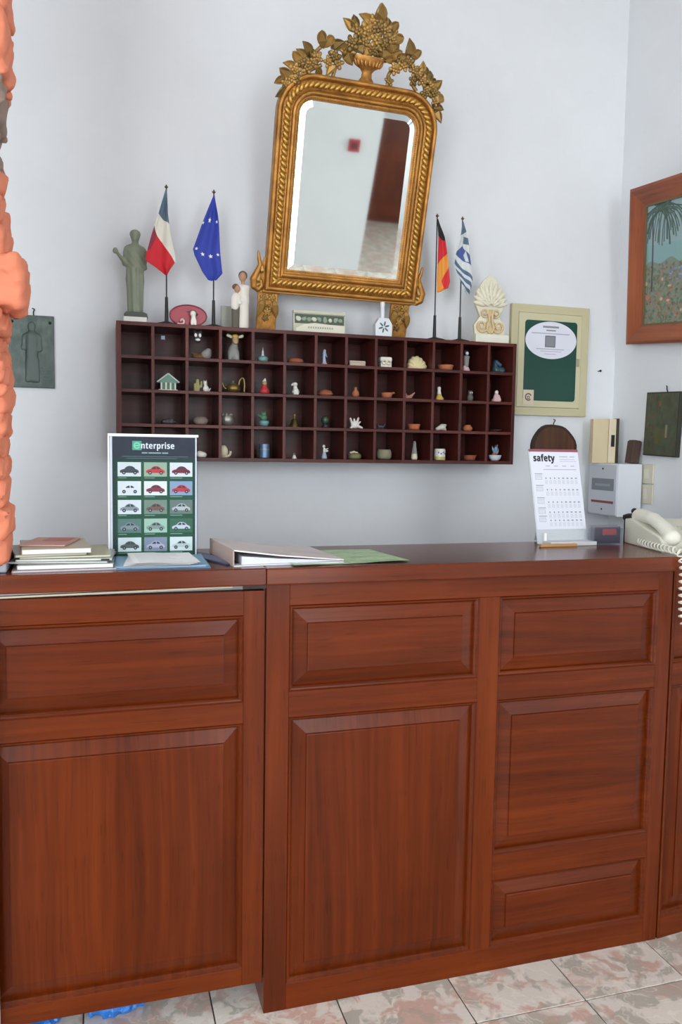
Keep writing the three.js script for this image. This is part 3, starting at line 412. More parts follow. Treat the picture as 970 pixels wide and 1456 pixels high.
// ---------------------------------------------------------------- gilt mirror leaning forward on the shelf
const TOPY = rowY[0] + ST / 2 + 0.0003;
{
  const t = thing('gilt_mirror', 'tall ornate gilt mirror with flower urn crest leaning forward on the shelf', 'mirror', [0.985, TOPY + 0.0005, -1.16]);
  t.rotation.set(15.3 * D2R, 0, -0.8 * D2R, 'XYZ');
  // path of the frame: inner edge of the glass, rounded at the upper corners
  const X = 0.219, Yb = 0.222, Yt = 0.796, R = 0.055;
  function outline(o, n = 14) {              // offset o outwards
    const x = X + o, r = R + o, p = []; p.push([-x, Yb - o], [x, Yb - o]);
    for (let i = 0; i <= n; i++) { const a = i / n * Math.PI / 2; p.push([X - R + r * Math.cos(a), Yt - R + r * Math.sin(a)]); }
    for (let i = 0; i <= n; i++) { const a = Math.PI / 2 + i / n * Math.PI / 2; p.push([-X + R + r * Math.cos(a), Yt - R + r * Math.sin(a)]); }
    return p;
  }
  // loft the section (offset, height) round the outline
  function sweep(sec, sc = 1) {
    const rings = sec.map(([o, z]) => outline(o).map(p => [p[0], p[1], z])), pos = [];
    for (let k = 0; k + 1 < rings.length; k++) for (let i = 0; i < rings[k].length; i++) { const j = (i + 1) % rings[k].length, a = rings[k][i], b = rings[k][j], c = rings[k + 1][j], d = rings[k + 1][i]; pos.push(...a, ...d, ...c, ...a, ...c, ...b); }
    const g = new THREE.BufferGeometry(); g.setAttribute('position', new THREE.Float32BufferAttribute(pos, 3)); g.computeVertexNormals();
    const w = woodUV(g, 1, 0.3, 0.3, 0, 0); w.deleteAttribute('normal'); return toCreasedNormals(mergeVertices(w), 0.6);
  }
  const arc = (o0, o1, z, h, n = 8) => Array.from({ length: n + 1 }, (_, i) => { const a = Math.PI * i / n; return [(o0 + o1) / 2 - Math.cos(a) * (o1 - o0) / 2, z + Math.sin(a) * h]; });
  mesh('frame', sweep([[-0.006, 0.0], [-0.006, 0.006], [0.004, 0.010], ...arc(0.006, 0.022, 0.010, 0.010), [0.026, 0.008], [0.030, 0.010], [0.048, 0.014], [0.053, 0.012], ...arc(0.056, 0.074, 0.010, 0.012), [0.0745, -0.022], [-0.006, -0.022], [-0.006, 0.0]]), goldM, t);
  // rope and bead mouldings follow the same outline
  function along(o, step) {
    const p = outline(o, 20), out = []; let acc = 0;
    for (let i = 0; i < p.length; i++) { const a = p[i], b = p[(i + 1) % p.length], L = Math.hypot(b[0] - a[0], b[1] - a[1]); while (acc < L) { const s = acc / L; out.push([lerp(a[0], b[0], s), lerp(a[1], b[1], s), Math.atan2(b[1] - a[1], b[0] - a[0])]); acc += step; } acc -= L; }
    return out;
  }
  const lump = new THREE.SphereGeometry(1, 10, 7);
  const rope = along(0.040, 0.0185).map(([x, y, a]) => { const g = lump.clone(); g.scale(0.0155, 0.0076, 0.0085); g.rotateZ(a + 0.75); g.translate(x, y, 0.0165); return g; });
  const rm = mesh('rope_moulding', merge(rope), M(0xc79a4c, 0.32, { metalness: 0.65 }), t); rm.userData = { kind: 'stuff' };
  const beadS = new THREE.SphereGeometry(1, 7, 5);
  const bd = mesh('bead_moulding', merge(along(-0.0005, 0.0075).map(([x, y, a]) => { const g = beadS.clone(); g.scale(0.0028, 0.0028, 0.003); g.rotateZ(a); g.translate(x, y, 0.0085); return g; })), goldM, t); bd.userData = { kind: 'stuff' };
  // bevelled glass
  const bev = (o, z) => outline(o, 10).map(p => [p[0], p[1], z]);
  const gp = []; const r0 = bev(-0.004, 0.0005), r1 = bev(-0.027, 0.0024), n = r0.length;
  for (let i = 0; i < n; i++) { const j = (i + 1) % n; gp.push(...r0[i], ...r0[j], ...r1[j], ...r0[i], ...r1[j], ...r1[i]); }
  const bg = new THREE.BufferGeometry(); bg.setAttribute('position', new THREE.Float32BufferAttribute(gp, 3)); bg.computeVertexNormals();
  const cg = new THREE.ShapeGeometry(new THREE.Shape(r1.map(p => new THREE.Vector2(p[0], p[1])))); cg.translate(0, 0, 0.0024);
  const silver = new THREE.MeshStandardMaterial({ color: 0xe4eae6, metalness: 1, roughness: 0.03 });
  const gl = mesh('mirror_glass', cg, silver, t); gl.userData = { label: 'mirror glass' }; mesh('bevel', bg, silver, gl);
  mesh('backing_board', extrude(outline(0.06).map(p => p), 0.006).translate(0, 0, -0.029), M(0x5a4630, 0.9), t);
  // urn
  const urn = lathe([[0.04, 0], [0.038, 0.008], [0.027, 0.016], [0.019, 0.028], [0.018, 0.042], [0.026, 0.052], [0.046, 0.062], [0.056, 0.076], [0.06, 0.09], [0.055, 0.09], [0.045, 0.074], [0, 0.07]], 24); urn.scale(1, 1, 0.45); urn.translate(0.012, 0.857, 0.0);
  const um = mesh('urn', urn, goldM, t);
  for (let i = 0; i < 9; i++) { const a = -1.2 + i * 0.3, g = lump.clone(); g.scale(0.006, 0.014, 0.005); g.rotateZ(-Math.sin(a) * 0.5); g.translate(0.012 + 0.049 * Math.sin(a), 0.927, 0.022 * Math.cos(a)); mesh('flute', g, goldM, um); }
  // foliage of the crest: leaves and rosettes at hand
  const leafShape = (() => { const s = new THREE.Shape(); s.moveTo(0, -0.5); s.bezierCurveTo(0.35, -0.35, 0.42, 0.1, 0, 0.55); s.bezierCurveTo(-0.42, 0.1, -0.35, -0.35, 0, -0.5);
    const g = new THREE.ExtrudeGeometry(s, { depth: 0.06, bevelEnabled: true, bevelSize: 0.05, bevelThickness: 0.05, bevelSegments: 1, curveSegments: 6 }); const p = g.attributes.position;
    for (let i = 0; i < p.count; i++) p.setZ(i, p.getZ(i) + Math.abs(p.getX(i)) * 0.5 + p.getY(i) * p.getY(i) * -0.4); g.computeVertexNormals(); return g; })();
  const rosette = (() => { const l = []; for (let k = 0; k < 2; k++) for (let i = 0; i < 5; i++) { const a = i / 5 * Math.PI * 2 + k * 0.6, q = k ? 0.24 : 0.5, g = new THREE.SphereGeometry(k ? 0.26 : 0.36, 8, 6); g.scale(1, 0.75, 0.5); g.rotateZ(a); g.translate(Math.cos(a) * q, Math.sin(a) * q, k * 0.2); l.push(g); } const c = new THREE.SphereGeometry(0.16, 8, 6); c.translate(0, 0, 0.38); l.push(c); return merge(l); })();
  let fi = 0;
  const leaf = (x, y, len, ang, z = 0.006) => { const m = mesh('leaf', leafShape, foliM[fi++ % 3], t); m.scale.setScalar(len * 1.02); m.scale.z *= 1.5; m.position.set(x, y, z); m.rotation.set(rr(-0.4, 0.2), rr(-0.4, 0.4), ang); };
  const rose = (x, y, r, z = 0.012) => { const m = mesh('rosette', rosette, foliM[fi++ % 3], t); m.scale.setScalar(r * 1.25); m.position.set(x, y, z); m.rotation.set(rr(-0.3, 0.3), rr(-0.3, 0.3), rr(0, 6)); };
  // leaves: x, y of the middle, length, turn (0 points up, positive turns left)
  for (const [x, y, l, a] of [[-0.269, 0.855, 0.05, 1.1], [-0.236, 0.907, 0.045, 0.7], [-0.206, 0.938, 0.045, 0.5], [-0.155, 0.976, 0.05, 0.15], [-0.131, 0.972, 0.045, -0.6], [-0.103, 0.966, 0.045, -1.1], [-0.083, 0.952, 0.045, -1.9], [-0.067, 1.032, 0.045, 0.9], [-0.049, 1.039, 0.045, 0.2], [-0.062, 0.931, 0.045, -2.2], [-0.211, 0.866, 0.035, 2.6], [-0.16, 0.874, 0.035, 2.9], [0.031, 1.082, 0.062, -0.4], [-0.008, 1.054, 0.05, 0.9], [0.064, 1.053, 0.045, -0.4], [0.09, 1.049, 0.045, -0.7], [0.107, 1.017, 0.048, -1.3], [0.153, 0.993, 0.055, -0.05], [0.183, 0.979, 0.042, -0.7], [0.11, 0.968, 0.045, -0.9], [0.234, 0.919, 0.048, -0.8], [0.268, 0.893, 0.048, -0.7], [0.284, 0.854, 0.045, -1.4], [0.286, 0.830, 0.04, -1.8], [0.095, 0.987, 0.045, -1.0], [-0.258, 0.88, 0.04, 1.2], [-0.19, 0.925, 0.04, 0.2], [-0.22, 0.92, 0.04, 1.0], [-0.12, 0.89, 0.04, 2.6], [0.22, 0.93, 0.04, -0.3], [0.13, 0.96, 0.045, -1.1], [0.205, 0.945, 0.04, -0.5], [0.252, 0.905, 0.04, -1.2], [-0.285, 0.83, 0.04, 1.7], [0.05, 1.06, 0.04, -0.1], [-0.03, 0.965, 0.05, 1.5], [0.07, 0.965, 0.05, -1.5], [0.0, 0.96, 0.045, 2.6], [0.04, 0.962, 0.045, -2.6], [-0.05, 0.955, 0.04, 1.9], [0.085, 0.95, 0.04, -1.9], [-0.28, 0.80, 0.045, 2.4], [0.29, 0.80, 0.04, -2.6]]) leaf(x, y, l, a, rr(0, 0.01));
  for (const [x, y, r] of [[-0.242, 0.87, 0.024], [-0.223, 0.891, 0.022], [-0.184, 0.902, 0.026], [-0.17, 0.918, 0.022], [-0.111, 0.929, 0.024], [-0.097, 0.912, 0.022], [-0.13, 0.91, 0.02], [-0.057, 0.976, 0.026], [-0.04, 1.015, 0.026], [-0.254, 0.842, 0.022], [-0.233, 0.845, 0.02], [-0.201, 0.884, 0.022], [-0.01, 1.02, 0.03], [0.034, 1.037, 0.028], [0.062, 1.031, 0.026], [0.03, 0.998, 0.028], [0.06, 0.986, 0.026], [-0.01, 0.988, 0.026], [0.106, 0.924, 0.022], [0.154, 0.95, 0.024], [0.177, 0.929, 0.022], [0.201, 0.919, 0.024], [0.18, 0.899, 0.02], [0.214, 0.902, 0.022], [0.249, 0.888, 0.022], [0.262, 0.87, 0.022], [0.092, 0.884, 0.018], [0.136, 0.939, 0.022], [-0.026, 1.0, 0.024], [0.083, 1.008, 0.024], [0.01, 1.05, 0.024], [0.232, 0.868, 0.022], [0.27, 0.845, 0.018], [-0.27, 0.825, 0.018], [0.02, 0.968, 0.024]]) rose(x, y, r, rr(0.008, 0.018));
  for (let i = 0; i < 40; i++) {   // berries and small buds that fill the garlands
    const s = rnd(), g = i % 3, [cx, cy] = g === 0 ? [0.02 + rr(-0.075, 0.075), 0.965 + rr(0, 0.085)] : g === 1 ? [-0.075 - s * 0.2, 0.95 - s * s * 0.11 - s * 0.01] : [0.1 + s * 0.185, 0.955 - s * s * 0.12];
    const b = mesh('berry', lump, foliM[i % 3], t); b.scale.set(rr(0.005, 0.009), rr(0.004, 0.008), 0.007); b.position.set(cx + rr(-0.008, 0.008), cy + rr(-0.014, 0.01), rr(0.006, 0.02)); b.rotation.z = rr(0, 3);
  }
  for (const p of [[[-0.06, 0.935, 0], [-0.09, 0.965, 0], [-0.14, 0.965, 0], [-0.18, 0.93, 0], [-0.24, 0.88, 0], [-0.275, 0.82, 0]], [[-0.1, 0.9, 0], [-0.105, 0.88, 0], [-0.11, 0.862, 0]], [[-0.15, 0.9, 0], [-0.2, 0.87, 0], [-0.22, 0.85, 0]], [[0.07, 0.945, 0], [0.12, 0.955, 0], [0.17, 0.94, 0], [0.22, 0.9, 0], [0.265, 0.86, 0], [0.285, 0.8, 0]], [[0.105, 0.93, 0], [0.09, 0.9, 0], [0.095, 0.87, 0], [0.105, 0.862, 0]], [[0.18, 0.91, 0], [0.185, 0.885, 0], [0.2, 0.87, 0]], [[0.1, 0.975, 0], [0.14, 0.965, 0], [0.16, 0.985, 0]]]) mesh('stem', tube(p, 0.0065, 24, 7), foliM[0], t);
  // scrolls beside the lower corners and the two carved feet
  for (const s of [-1, 1]) {
    const sc = [[0.296, 0.285], [0.322, 0.28], [0.318, 0.255], [0.312, 0.235], [0.322, 0.21], [0.333, 0.185], [0.330, 0.16], [0.315, 0.15], [0.303, 0.162], [0.306, 0.18], [0.316, 0.182]].slice(1).map(([x, y]) => [s * (x - (s > 0 ? 0.012 : 0)), y, 0]);
    const vr = [0.4, 0.65, 0.85, 1.15, 1.35, 1.25, 1.05, 0.85, 0.7, 0.6], vs = []; sc.forEach((p, i) => { if (i) vs.push(C(sc[i - 1][0] * 100, sc[i - 1][1] * 100, vr[i - 1], p[0] * 100, p[1] * 100, vr[i])); });
    const v = mesh('volute', blob(vs, 0.15, 60, false), goldM, t);
    for (const [x, y, l, a] of [[0.306, 0.225, 0.036, 0.1], [0.316, 0.19, 0.034, -0.3], [0.318, 0.168, 0.03, -1.3]]) { const q = mesh('carved_leaf', leafShape, foliM[1], v); q.scale.setScalar(l); q.scale.x *= 0.6; q.position.set(s * (x - (s > 0 ? 0.012 : 0)), y, 0.004); q.rotation.z = -s * a; } mesh('scroll_web', extrude([[s * 0.288, 0.148], [s * 0.318, 0.152], [s * 0.316, 0.2], [s * 0.304, 0.23], [s * 0.298, 0.262], [s * 0.288, 0.262]], 0.008, 0.001).translate(0, 0, -0.012), goldM, v);
    const fx = s < 0 ? -0.275 : 0.242, f = mesh('foot', bx(fx - 0.037, fx + 0.037, s < 0 ? -0.0028 : 0.0045, 0.146, -0.02, -0.004, 0.003), goldM, t);
    for (const [dx, y, r] of [[-0.018, 0.12, 0.016], [0.014, 0.125, 0.016], [-0.016, 0.095, 0.015], [0.014, 0.092, 0.015], [0, 0.072, 0.016], [-0.006, 0.05, 0.014]]) { const m = mesh('carving', rosette, foliM[fi++ % 3], f); m.scale.setScalar(r * 1.15); m.position.set(fx + dx, y, 0.002); m.rotation.z = rr(0, 6); }
    for (const q of [-1, 1]) { const m = mesh('carved_leaf', leafShape, foliM[1], f); m.scale.setScalar(0.06); m.scale.x *= 0.55; m.position.set(fx + q * 0.028, 0.085, 0.002); m.rotation.z = Math.PI + q * 0.2; }
    mesh('foot_rail', bx(fx - 0.04, fx + 0.04, 0.138, 0.148, -0.02, 0.004, 0.002), goldM, f);
  }
  mesh('bottom_rail', bx(-0.3, 0.3, 0.141, 0.152, -0.022, 0.012, 0.003), goldM, t);
}

// ---------------------------------------------------------------- statue, flags and ornaments along the top of the shelf
{
  const t = thing('bronze_statue', 'green bronze statue of a robed woman on a white marble base', 'statue', [0.24, TOPY, -1.145]);
  mesh('marble_base', bx(-0.04, 0.04, 0, 0.024, -0.03, 0.03, 0.002), M(0xe8e4dc, 0.5), t);
  mesh('plinth', extrude([[-0.037, 0], [0.042, 0], [0.04, 0.012], [0.028, 0.016], [-0.03, 0.016], [-0.036, 0.01]], 0.05, 0.001).translate(0, 0.0245, -0.025), M(0x4f554c, 0.6, { metalness: 0.3 }), t);
  const folds = (x, y, z) => y < 15 ? 0.2 * Math.sin(x * 3.6 + 0.12 * y) * smooth(0, 2, z + 1) : y < 21 ? 0.14 * Math.sin((x * 1.3 + y) * 2.4) : 0;
  mesh('figure', blob([C(0.1, 0, 2.6, 0.1, 11, 3.0), C(0.1, 11, 3.0, 0.1, 17, 3.0), C(-1.9, 21.4, 1.25, 2.2, 21.2, 1.25), C(0.1, 17, 2.7, 0.1, 20.5, 2.7), C(-2.6, 20.8, 1.2, -3.2, 16.4, 0.95), C(-3.2, 16.4, 0.8, -6.2, 19.6, 0.55, 0, 2), E(-6.6, 20.2, 2.2, 0.85, 0.9, 0.7), C(3.0, 20.6, 1.2, 3.1, 15.6, 1.0), C(3.1, 15.6, 0.9, 1.2, 14.2, 0.8, 0, 2.4), C(0.2, 22, 1.0, 0.2, 24, 0.9), E(0.2, 25.5, 0.2, 1.55, 1.95, 1.7), E(0.2, 26.5, -0.3, 1.85, 1.3, 1.8), E(0.2, 25.2, 1.75, 0.3, 0.4, 0.35), E(-0.05, 24.4, 1.5, 0.55, 0.25, 0.3)], 0.9, 80, true, folds).scale(1, 1.03, 0.8).translate(0, 0.0405, 0), bronzeM, t);
}
const flagPoleM = M(0x2e2c2c, 0.4, { metalness: 0.3 });
function flag(x, label, rows, draw, foldA, foldN, baseR = 0.036) {
  const h = 0.47, t = thing('table_flag', label, 'flag', [x, TOPY, -1.105], 'small flags on the shelf');
  mesh('base', lathe([[0, 0], [baseR, 0], [baseR, 0.004], [baseR * 0.5, 0.009], [0.007, 0.013], [0, 0.013]]), black, t);
  mesh('sleeve', cyl(0.0068, 0.0052, 0.085, 0, 0.011, 0, 16), black, t); mesh('pole', cyl(0.0026, 0.0022, h - 0.09, 0, 0.09, 0, 10), flagPoleM, t);
  mesh('finial', lathe([[0.0022, 0], [0.006, 0.003], [0.0065, 0.006], [0.003, 0.008], [0.0025, 0.012], [0, 0.0125]], 14).translate(0, h - 0.004, 0), M(0x6b5a3c, 0.4, { metalness: 0.6 }), t);
  const nu = 28, nv = 44, pos = [], uv = [], idx = [], L = rows[rows.length - 1][0];
  const at = (dy) => { let k = 0; while (k + 2 < rows.length && rows[k + 1][0] < dy) k++; const a = rows[k], b = rows[k + 1], s = clamp((dy - a[0]) / (b[0] - a[0])); return [lerp(a[1], b[1], s), lerp(a[2], b[2], s)]; };
  for (let j = 0; j <= nv; j++) for (let i = 0; i <= nu; i++) {
    const v = j / nv, u = i / nu, dy = v * L, [l, r] = at(dy), px = lerp(l, r, u), sp = smooth(0, 0.25, v);
    const z = 0.006 + foldA * 1.15 * sp + foldA * sp * (Math.sin(u * foldN * Math.PI + v * 2.2) + 0.35 * Math.sin(u * foldN * 6.3 + v * 4));
    pos.push(px, h - 0.012 - dy, z); uv.push(u, 1 - v);
    if (j && i) { const a = (j - 1) * (nu + 1) + i - 1, b = a + 1, c = a + nu + 1, d = c + 1; idx.push(a, c, b, b, c, d); }
  }
  const g = new THREE.BufferGeometry(); g.setAttribute('position', new THREE.Float32BufferAttribute(pos, 3)); g.setAttribute('uv', new THREE.Float32BufferAttribute(uv, 2)); g.setIndex(idx); g.computeVertexNormals();
  mesh('cloth', g, new THREE.MeshStandardMaterial({ map: canvasTex(256, 512, draw), roughness: 0.75, side: THREE.DoubleSide }), t);
}
const poly = (c, w, h, col, ...p) => { c.fillStyle = col; c.beginPath(); p.forEach(([x, y], i) => i ? c.lineTo(x * w, y * h) : c.moveTo(x * w, y * h)); c.fill(); };
function star(c, x, y, r, col) { c.fillStyle = col; c.beginPath(); for (let i = 0; i < 10; i++) { const a = -Math.PI / 2 + i * Math.PI / 5, q = i % 2 ? r * 0.45 : r; c[i ? 'lineTo' : 'moveTo'](x + Math.cos(a) * q, y + Math.sin(a) * q * 0.62); } c.fill(); }
flag(0.346, 'small drooping blue, white and red flag beside the bronze statue', [[0, -0.004, 0.002], [0.08, -0.027, 0.004], [0.155, -0.051, 0.014], [0.225, -0.07, 0.030], [0.245, -0.073, 0.028], [0.268, -0.035, 0.012], [0.288, -0.008, 0.002]], (c, w, h) => {
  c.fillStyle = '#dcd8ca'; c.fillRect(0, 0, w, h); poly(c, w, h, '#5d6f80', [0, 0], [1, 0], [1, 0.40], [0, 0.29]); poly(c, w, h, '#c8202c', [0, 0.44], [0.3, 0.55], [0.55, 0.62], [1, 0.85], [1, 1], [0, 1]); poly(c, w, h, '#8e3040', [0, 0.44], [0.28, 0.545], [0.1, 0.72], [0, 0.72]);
}, 0.006, 2.4);
flag(0.510, 'small drooping blue flag with a ring of pale stars', [[0, -0.002, 0.002], [0.095, -0.040, 0.015], [0.195, -0.075, 0.020], [0.215, -0.07, 0.022], [0.27, -0.042, 0.029], [0.296, -0.022, 0.006]], (c, w, h) => {
  c.fillStyle = '#2f3f9e'; c.fillRect(0, 0, w, h); for (const [u, v, r] of [[0.42, 0.30, 30], [0.05, 0.345, 18], [0.88, 0.315, 20], [0.12, 0.645, 18], [0.34, 0.70, 23], [0.64, 0.715, 23], [0.9, 0.70, 17]]) star(c, u * w, v * h, r, '#e6e6da');
}, 0.007, 2.1);
flag(1.362, 'small drooping black, red and gold flag', [[0, -0.001, 0.002], [0.07, -0.002, 0.026], [0.15, -0.003, 0.041], [0.235, -0.002, 0.052], [0.258, -0.001, 0.045], [0.276, -0.001, 0.012]], (c, w, h) => {
  c.fillStyle = '#e0963c'; c.fillRect(0, 0, w, h); poly(c, w, h, '#262428', [0, 0], [1, 0], [1, 0.30], [0, 0.24]); poly(c, w, h, '#cc2c34', [0, 0.24], [1, 0.30], [1, 0.47], [0.4, 0.55], [0, 0.63]); poly(c, w, h, '#cc2c34', [0.42, 0.84], [1, 0.64], [1, 0.94], [0.75, 0.96]);
}, 0.006, 2.0, 0.04);
flag(1.468, 'small drooping blue and white striped flag beside the cream ornament', [[0, -0.002, 0.002], [0.05, -0.012, 0.014], [0.12, -0.033, 0.027], [0.172, -0.039, 0.036], [0.225, -0.012, 0.044], [0.276, 0.018, 0.032]], (c, w, h) => {
  c.fillStyle = '#d2d6d4'; c.fillRect(0, 0, w, h); poly(c, w, h, '#5a6c80', [0, 0], [1, 0], [1, 0.14], [0, 0.2]); poly(c, w, h, '#5a6c80', [0.62, 0.2], [1, 0.24], [1, 0.33], [0.55, 0.30]);
  poly(c, w, h, '#4a5c92', [0.05, 0.42], [0.5, 0.33], [0.95, 0.46], [1, 0.6], [0.5, 0.53], [0, 0.47]); poly(c, w, h, '#d2d6d4', [0.62, 0.46], [0.75, 0.40], [0.85, 0.56], [0.7, 0.55]);
  for (let i = 0; i < 4; i++) { const y = 0.53 + i * 0.125; poly(c, w, h, '#526a86', [0, y], [1, y + 0.22], [1, y + 0.285], [0, y + 0.065]); }
}, 0.006, 2.3, 0.04);
{
  const t = thing('red_plate', 'oval red plate standing between the two flags', 'plate', [0.421, TOPY, -1.1]);
  const s = []; for (let i = 0; i < 40; i++) { const a = i / 40 * Math.PI * 2; s.push([0.064 * Math.cos(a), Math.max(0.036 + 0.037 * Math.sin(a), 0.0022)]); }
  mesh('plate', extrude(s, 0.006, 0.002).translate(0, 0, -0.01), M(0xa02838, 0.3), t); mesh('rim', tube(s.filter((_, i) => i % 2 === 0).map(p => [p[0], p[1], -0.0015]), 0.0025, 60, 6, true), M(0x7c2030, 0.3), t);
  mesh('motif', extrude([[-0.01, 0.05], [0.02, 0.058], [0.03, 0.05], [0.012, 0.046]], 0.001).translate(0, 0, -0.002), M(0x57262e, 0.5), t);
  const d = thing('puppy_figurine', 'small white puppy figurine in front of the red plate', 'figurine', [0.437, TOPY, -1.082]);
  mesh('body', blob([E(0, 1.2, 0, 1.1, 1.3, 0.9), C(0, 1.6, 0.9, 0, 3, 0.8), E(-0.2, 4.1, 0.2, 1.05, 1, 0.95), C(-0.6, 0.3, 0.4, -0.5, 2, 0.4, 0.7, 0.6), C(0.6, 0.3, 0.4, 0.5, 2, 0.4, 0.7, 0.6)], 0.3, 28), whiteC, d); mesh('ear', blob([C(0.6, 4.7, 0.3, 1.1, 3.9, 0.45)], 0.2, 16, false), dark, d);
  const k = thing('shell_figurine', 'tiny curled white ornament in front of the red plate', 'ornament', [0.394, TOPY, -1.085]);
  mesh('shell', tube([[-0.012, 0.004, 0], [-0.002, 0.003, 0], [0.008, 0.006, 0], [0.01, 0.015, 0], [0.003, 0.02, 0], [-0.002, 0.013, 0]], 0.0038), pinkW, k);
}
{
  const t = thing('couple_figurine', 'carved figurine of a woman holding a child, both in white', 'figurine', [0.612, TOPY, -1.11]);
  const skin = M(0xb48a6e, 0.7), hair = M(0x6b5440, 0.75), linen = M(0xddd6cc, 0.75), trousers = M(0x5f5a4e, 0.8);
  mesh('woman_body', blob([C(0.4, 0, 2.1, 0.6, 10, 1.9), C(0.6, 10, 1.9, 0.3, 14, 1.9), C(-1, 15, 0.9, 1.8, 15, 0.9), C(1.9, 14.8, 0.8, 1.7, 11, 0.7), C(1.7, 11, 0.7, -0.8, 10.2, 0.6, 0, 1.8), C(-1, 14.8, 0.8, -1.9, 11.4, 0.6, 0, 0.6)], 0.7, 50), linen, t);
  const wh = mesh('woman_head', blob([C(0.4, 15.6, 0.6, 0.3, 17, 0.6), E(0.2, 18.6, 0.2, 1.3, 1.7, 1.4), E(0.1, 18.3, 1.5, 0.25, 0.35, 0.25)], 0.4, 28, false), skin, t); mesh('hair', blob([E(0.4, 19.2, -0.4, 1.6, 1.7, 1.5)], 0.3, 20, false), hair, wh);
  mesh('child_body', blob([C(-2.6, 7.6, 1.4, -2.4, 11.6, 1.2, 1.2, 1.2), C(-3.4, 11, 0.7, -3.6, 8, 0.55, 1.2, 1.6), C(-1.6, 11, 0.6, -0.8, 9, 0.5, 1.4, 2)], 0.5, 34, false), linen, t);
  mesh('child_trousers', blob([C(-2.9, 0, 0.85, -2.9, 7.4, 1.0, 1, 1.2), C(-1.9, 0, 0.85, -2, 7.4, 1.0, 1.2, 1.2)], 0.3, 34), trousers, t);
  const ch = mesh('child_head', blob([C(-2.2, 12.2, 0.5, -2.0, 13.2, 0.5, 1.2, 1.2), E(-1.9, 14.1, 1.4, 1.1, 1.35, 1.15), E(-1.2, 14, 2.2, 0.25, 0.3, 0.3)], 0.3, 26, false), skin, t); mesh('hair', blob([E(-2.4, 14.8, 1, 1.25, 1.1, 1.2)], 0.3, 18, false), hair, ch);
  single('grey_tablet', 'plain grey stone tablet standing behind the carved couple', 'tablet', bx(-0.018, 0.022, 0, 0.088, -0.006, 0.006, 0.001), M(0xa2a298, 0.8), [0.562, TOPY, -1.16]);
}
{
  const t = thing('relief_tile', 'green and cream souvenir tile with raised relief under the mirror', 'tile', [0.9, TOPY, -1.1]); t.rotation.x = -0.08;
  mesh('slab', bx(-0.1, 0.1, 0, 0.082, -0.012, 0.004, 0.002), M(0xb9b8a6, 0.7), t);
  mesh('dark_field', bx(-0.094, 0.094, 0.034, 0.068, 0.003, 0.0055, 0.0008), M(0x4d5a4c, 0.7), t);
  mesh('cornice', bx(-0.1, 0.1, 0.07, 0.082, 0.003, 0.009, 0.002), M(0xc2c0ac, 0.7), t);
  for (let i = 0; i < 9; i++) mesh('relief', blob([E(0, 0, 0, rr(0.6, 1.1), rr(0.7, 1.3), 0.35), E(rr(-0.7, 0.7), rr(-0.4, 0.4), 0.1, 0.5, 0.6, 0.35)], 0.3, 16, false).translate(-0.08 + i * 0.02, 0.05, 0.006), i % 3 ? M(0x8d9a88, 0.7) : M(0xd4d0bc, 0.7), t);
  mesh('cream_foot', extrude([[-0.09, 0.002], [0.095, 0.002], [0.095, 0.03], [0.04, 0.032], [-0.02, 0.036], [-0.06, 0.03], [-0.09, 0.014]], 0.004, 0.001).translate(0, 0, 0.003), M(0xd8d4c2, 0.7), t);
  for (let i = 0; i < 11; i++) mesh('carved_mark', bx(-0.045 + i * 0.009, -0.040 + i * 0.009, 0.016, 0.023, 0.006, 0.0085), M(0x9a9a88, 0.7), t);
}
{
  const t = thing('souvenir_bottle', 'small white square bottle with a dark flower motif and tall neck', 'bottle', [1.142, TOPY, -1.085]);
  mesh('body', extrude([[-0.03, 0], [0.03, 0], [0.031, 0.04], [0.018, 0.062], [-0.018, 0.062], [-0.031, 0.04]], 0.026, 0.003).translate(0, 0.003, -0.013), M(0xd7dbe0, 0.3), t);
  mesh('neck', cyl(0.009, 0.0075, 0.05, -0.002, 0.06, 0, 16), M(0xdfe2e8, 0.3), t); mesh('stopper', cyl(0.0085, 0.0085, 0.018, -0.002, 0.11, 0, 16), M(0xe8e8ec, 0.4), t);
  for (let i = 0; i < 6; i++) { const g = new THREE.SphereGeometry(1, 10, 6); g.scale(0.0095, 0.0034, 0.0012); g.translate(0.013, 0, 0); g.rotateZ(i * Math.PI / 3 + 0.3); g.translate(0, 0.034, 0.016); mesh('petal', g, M(0x4b6660, 0.5), t); }
}
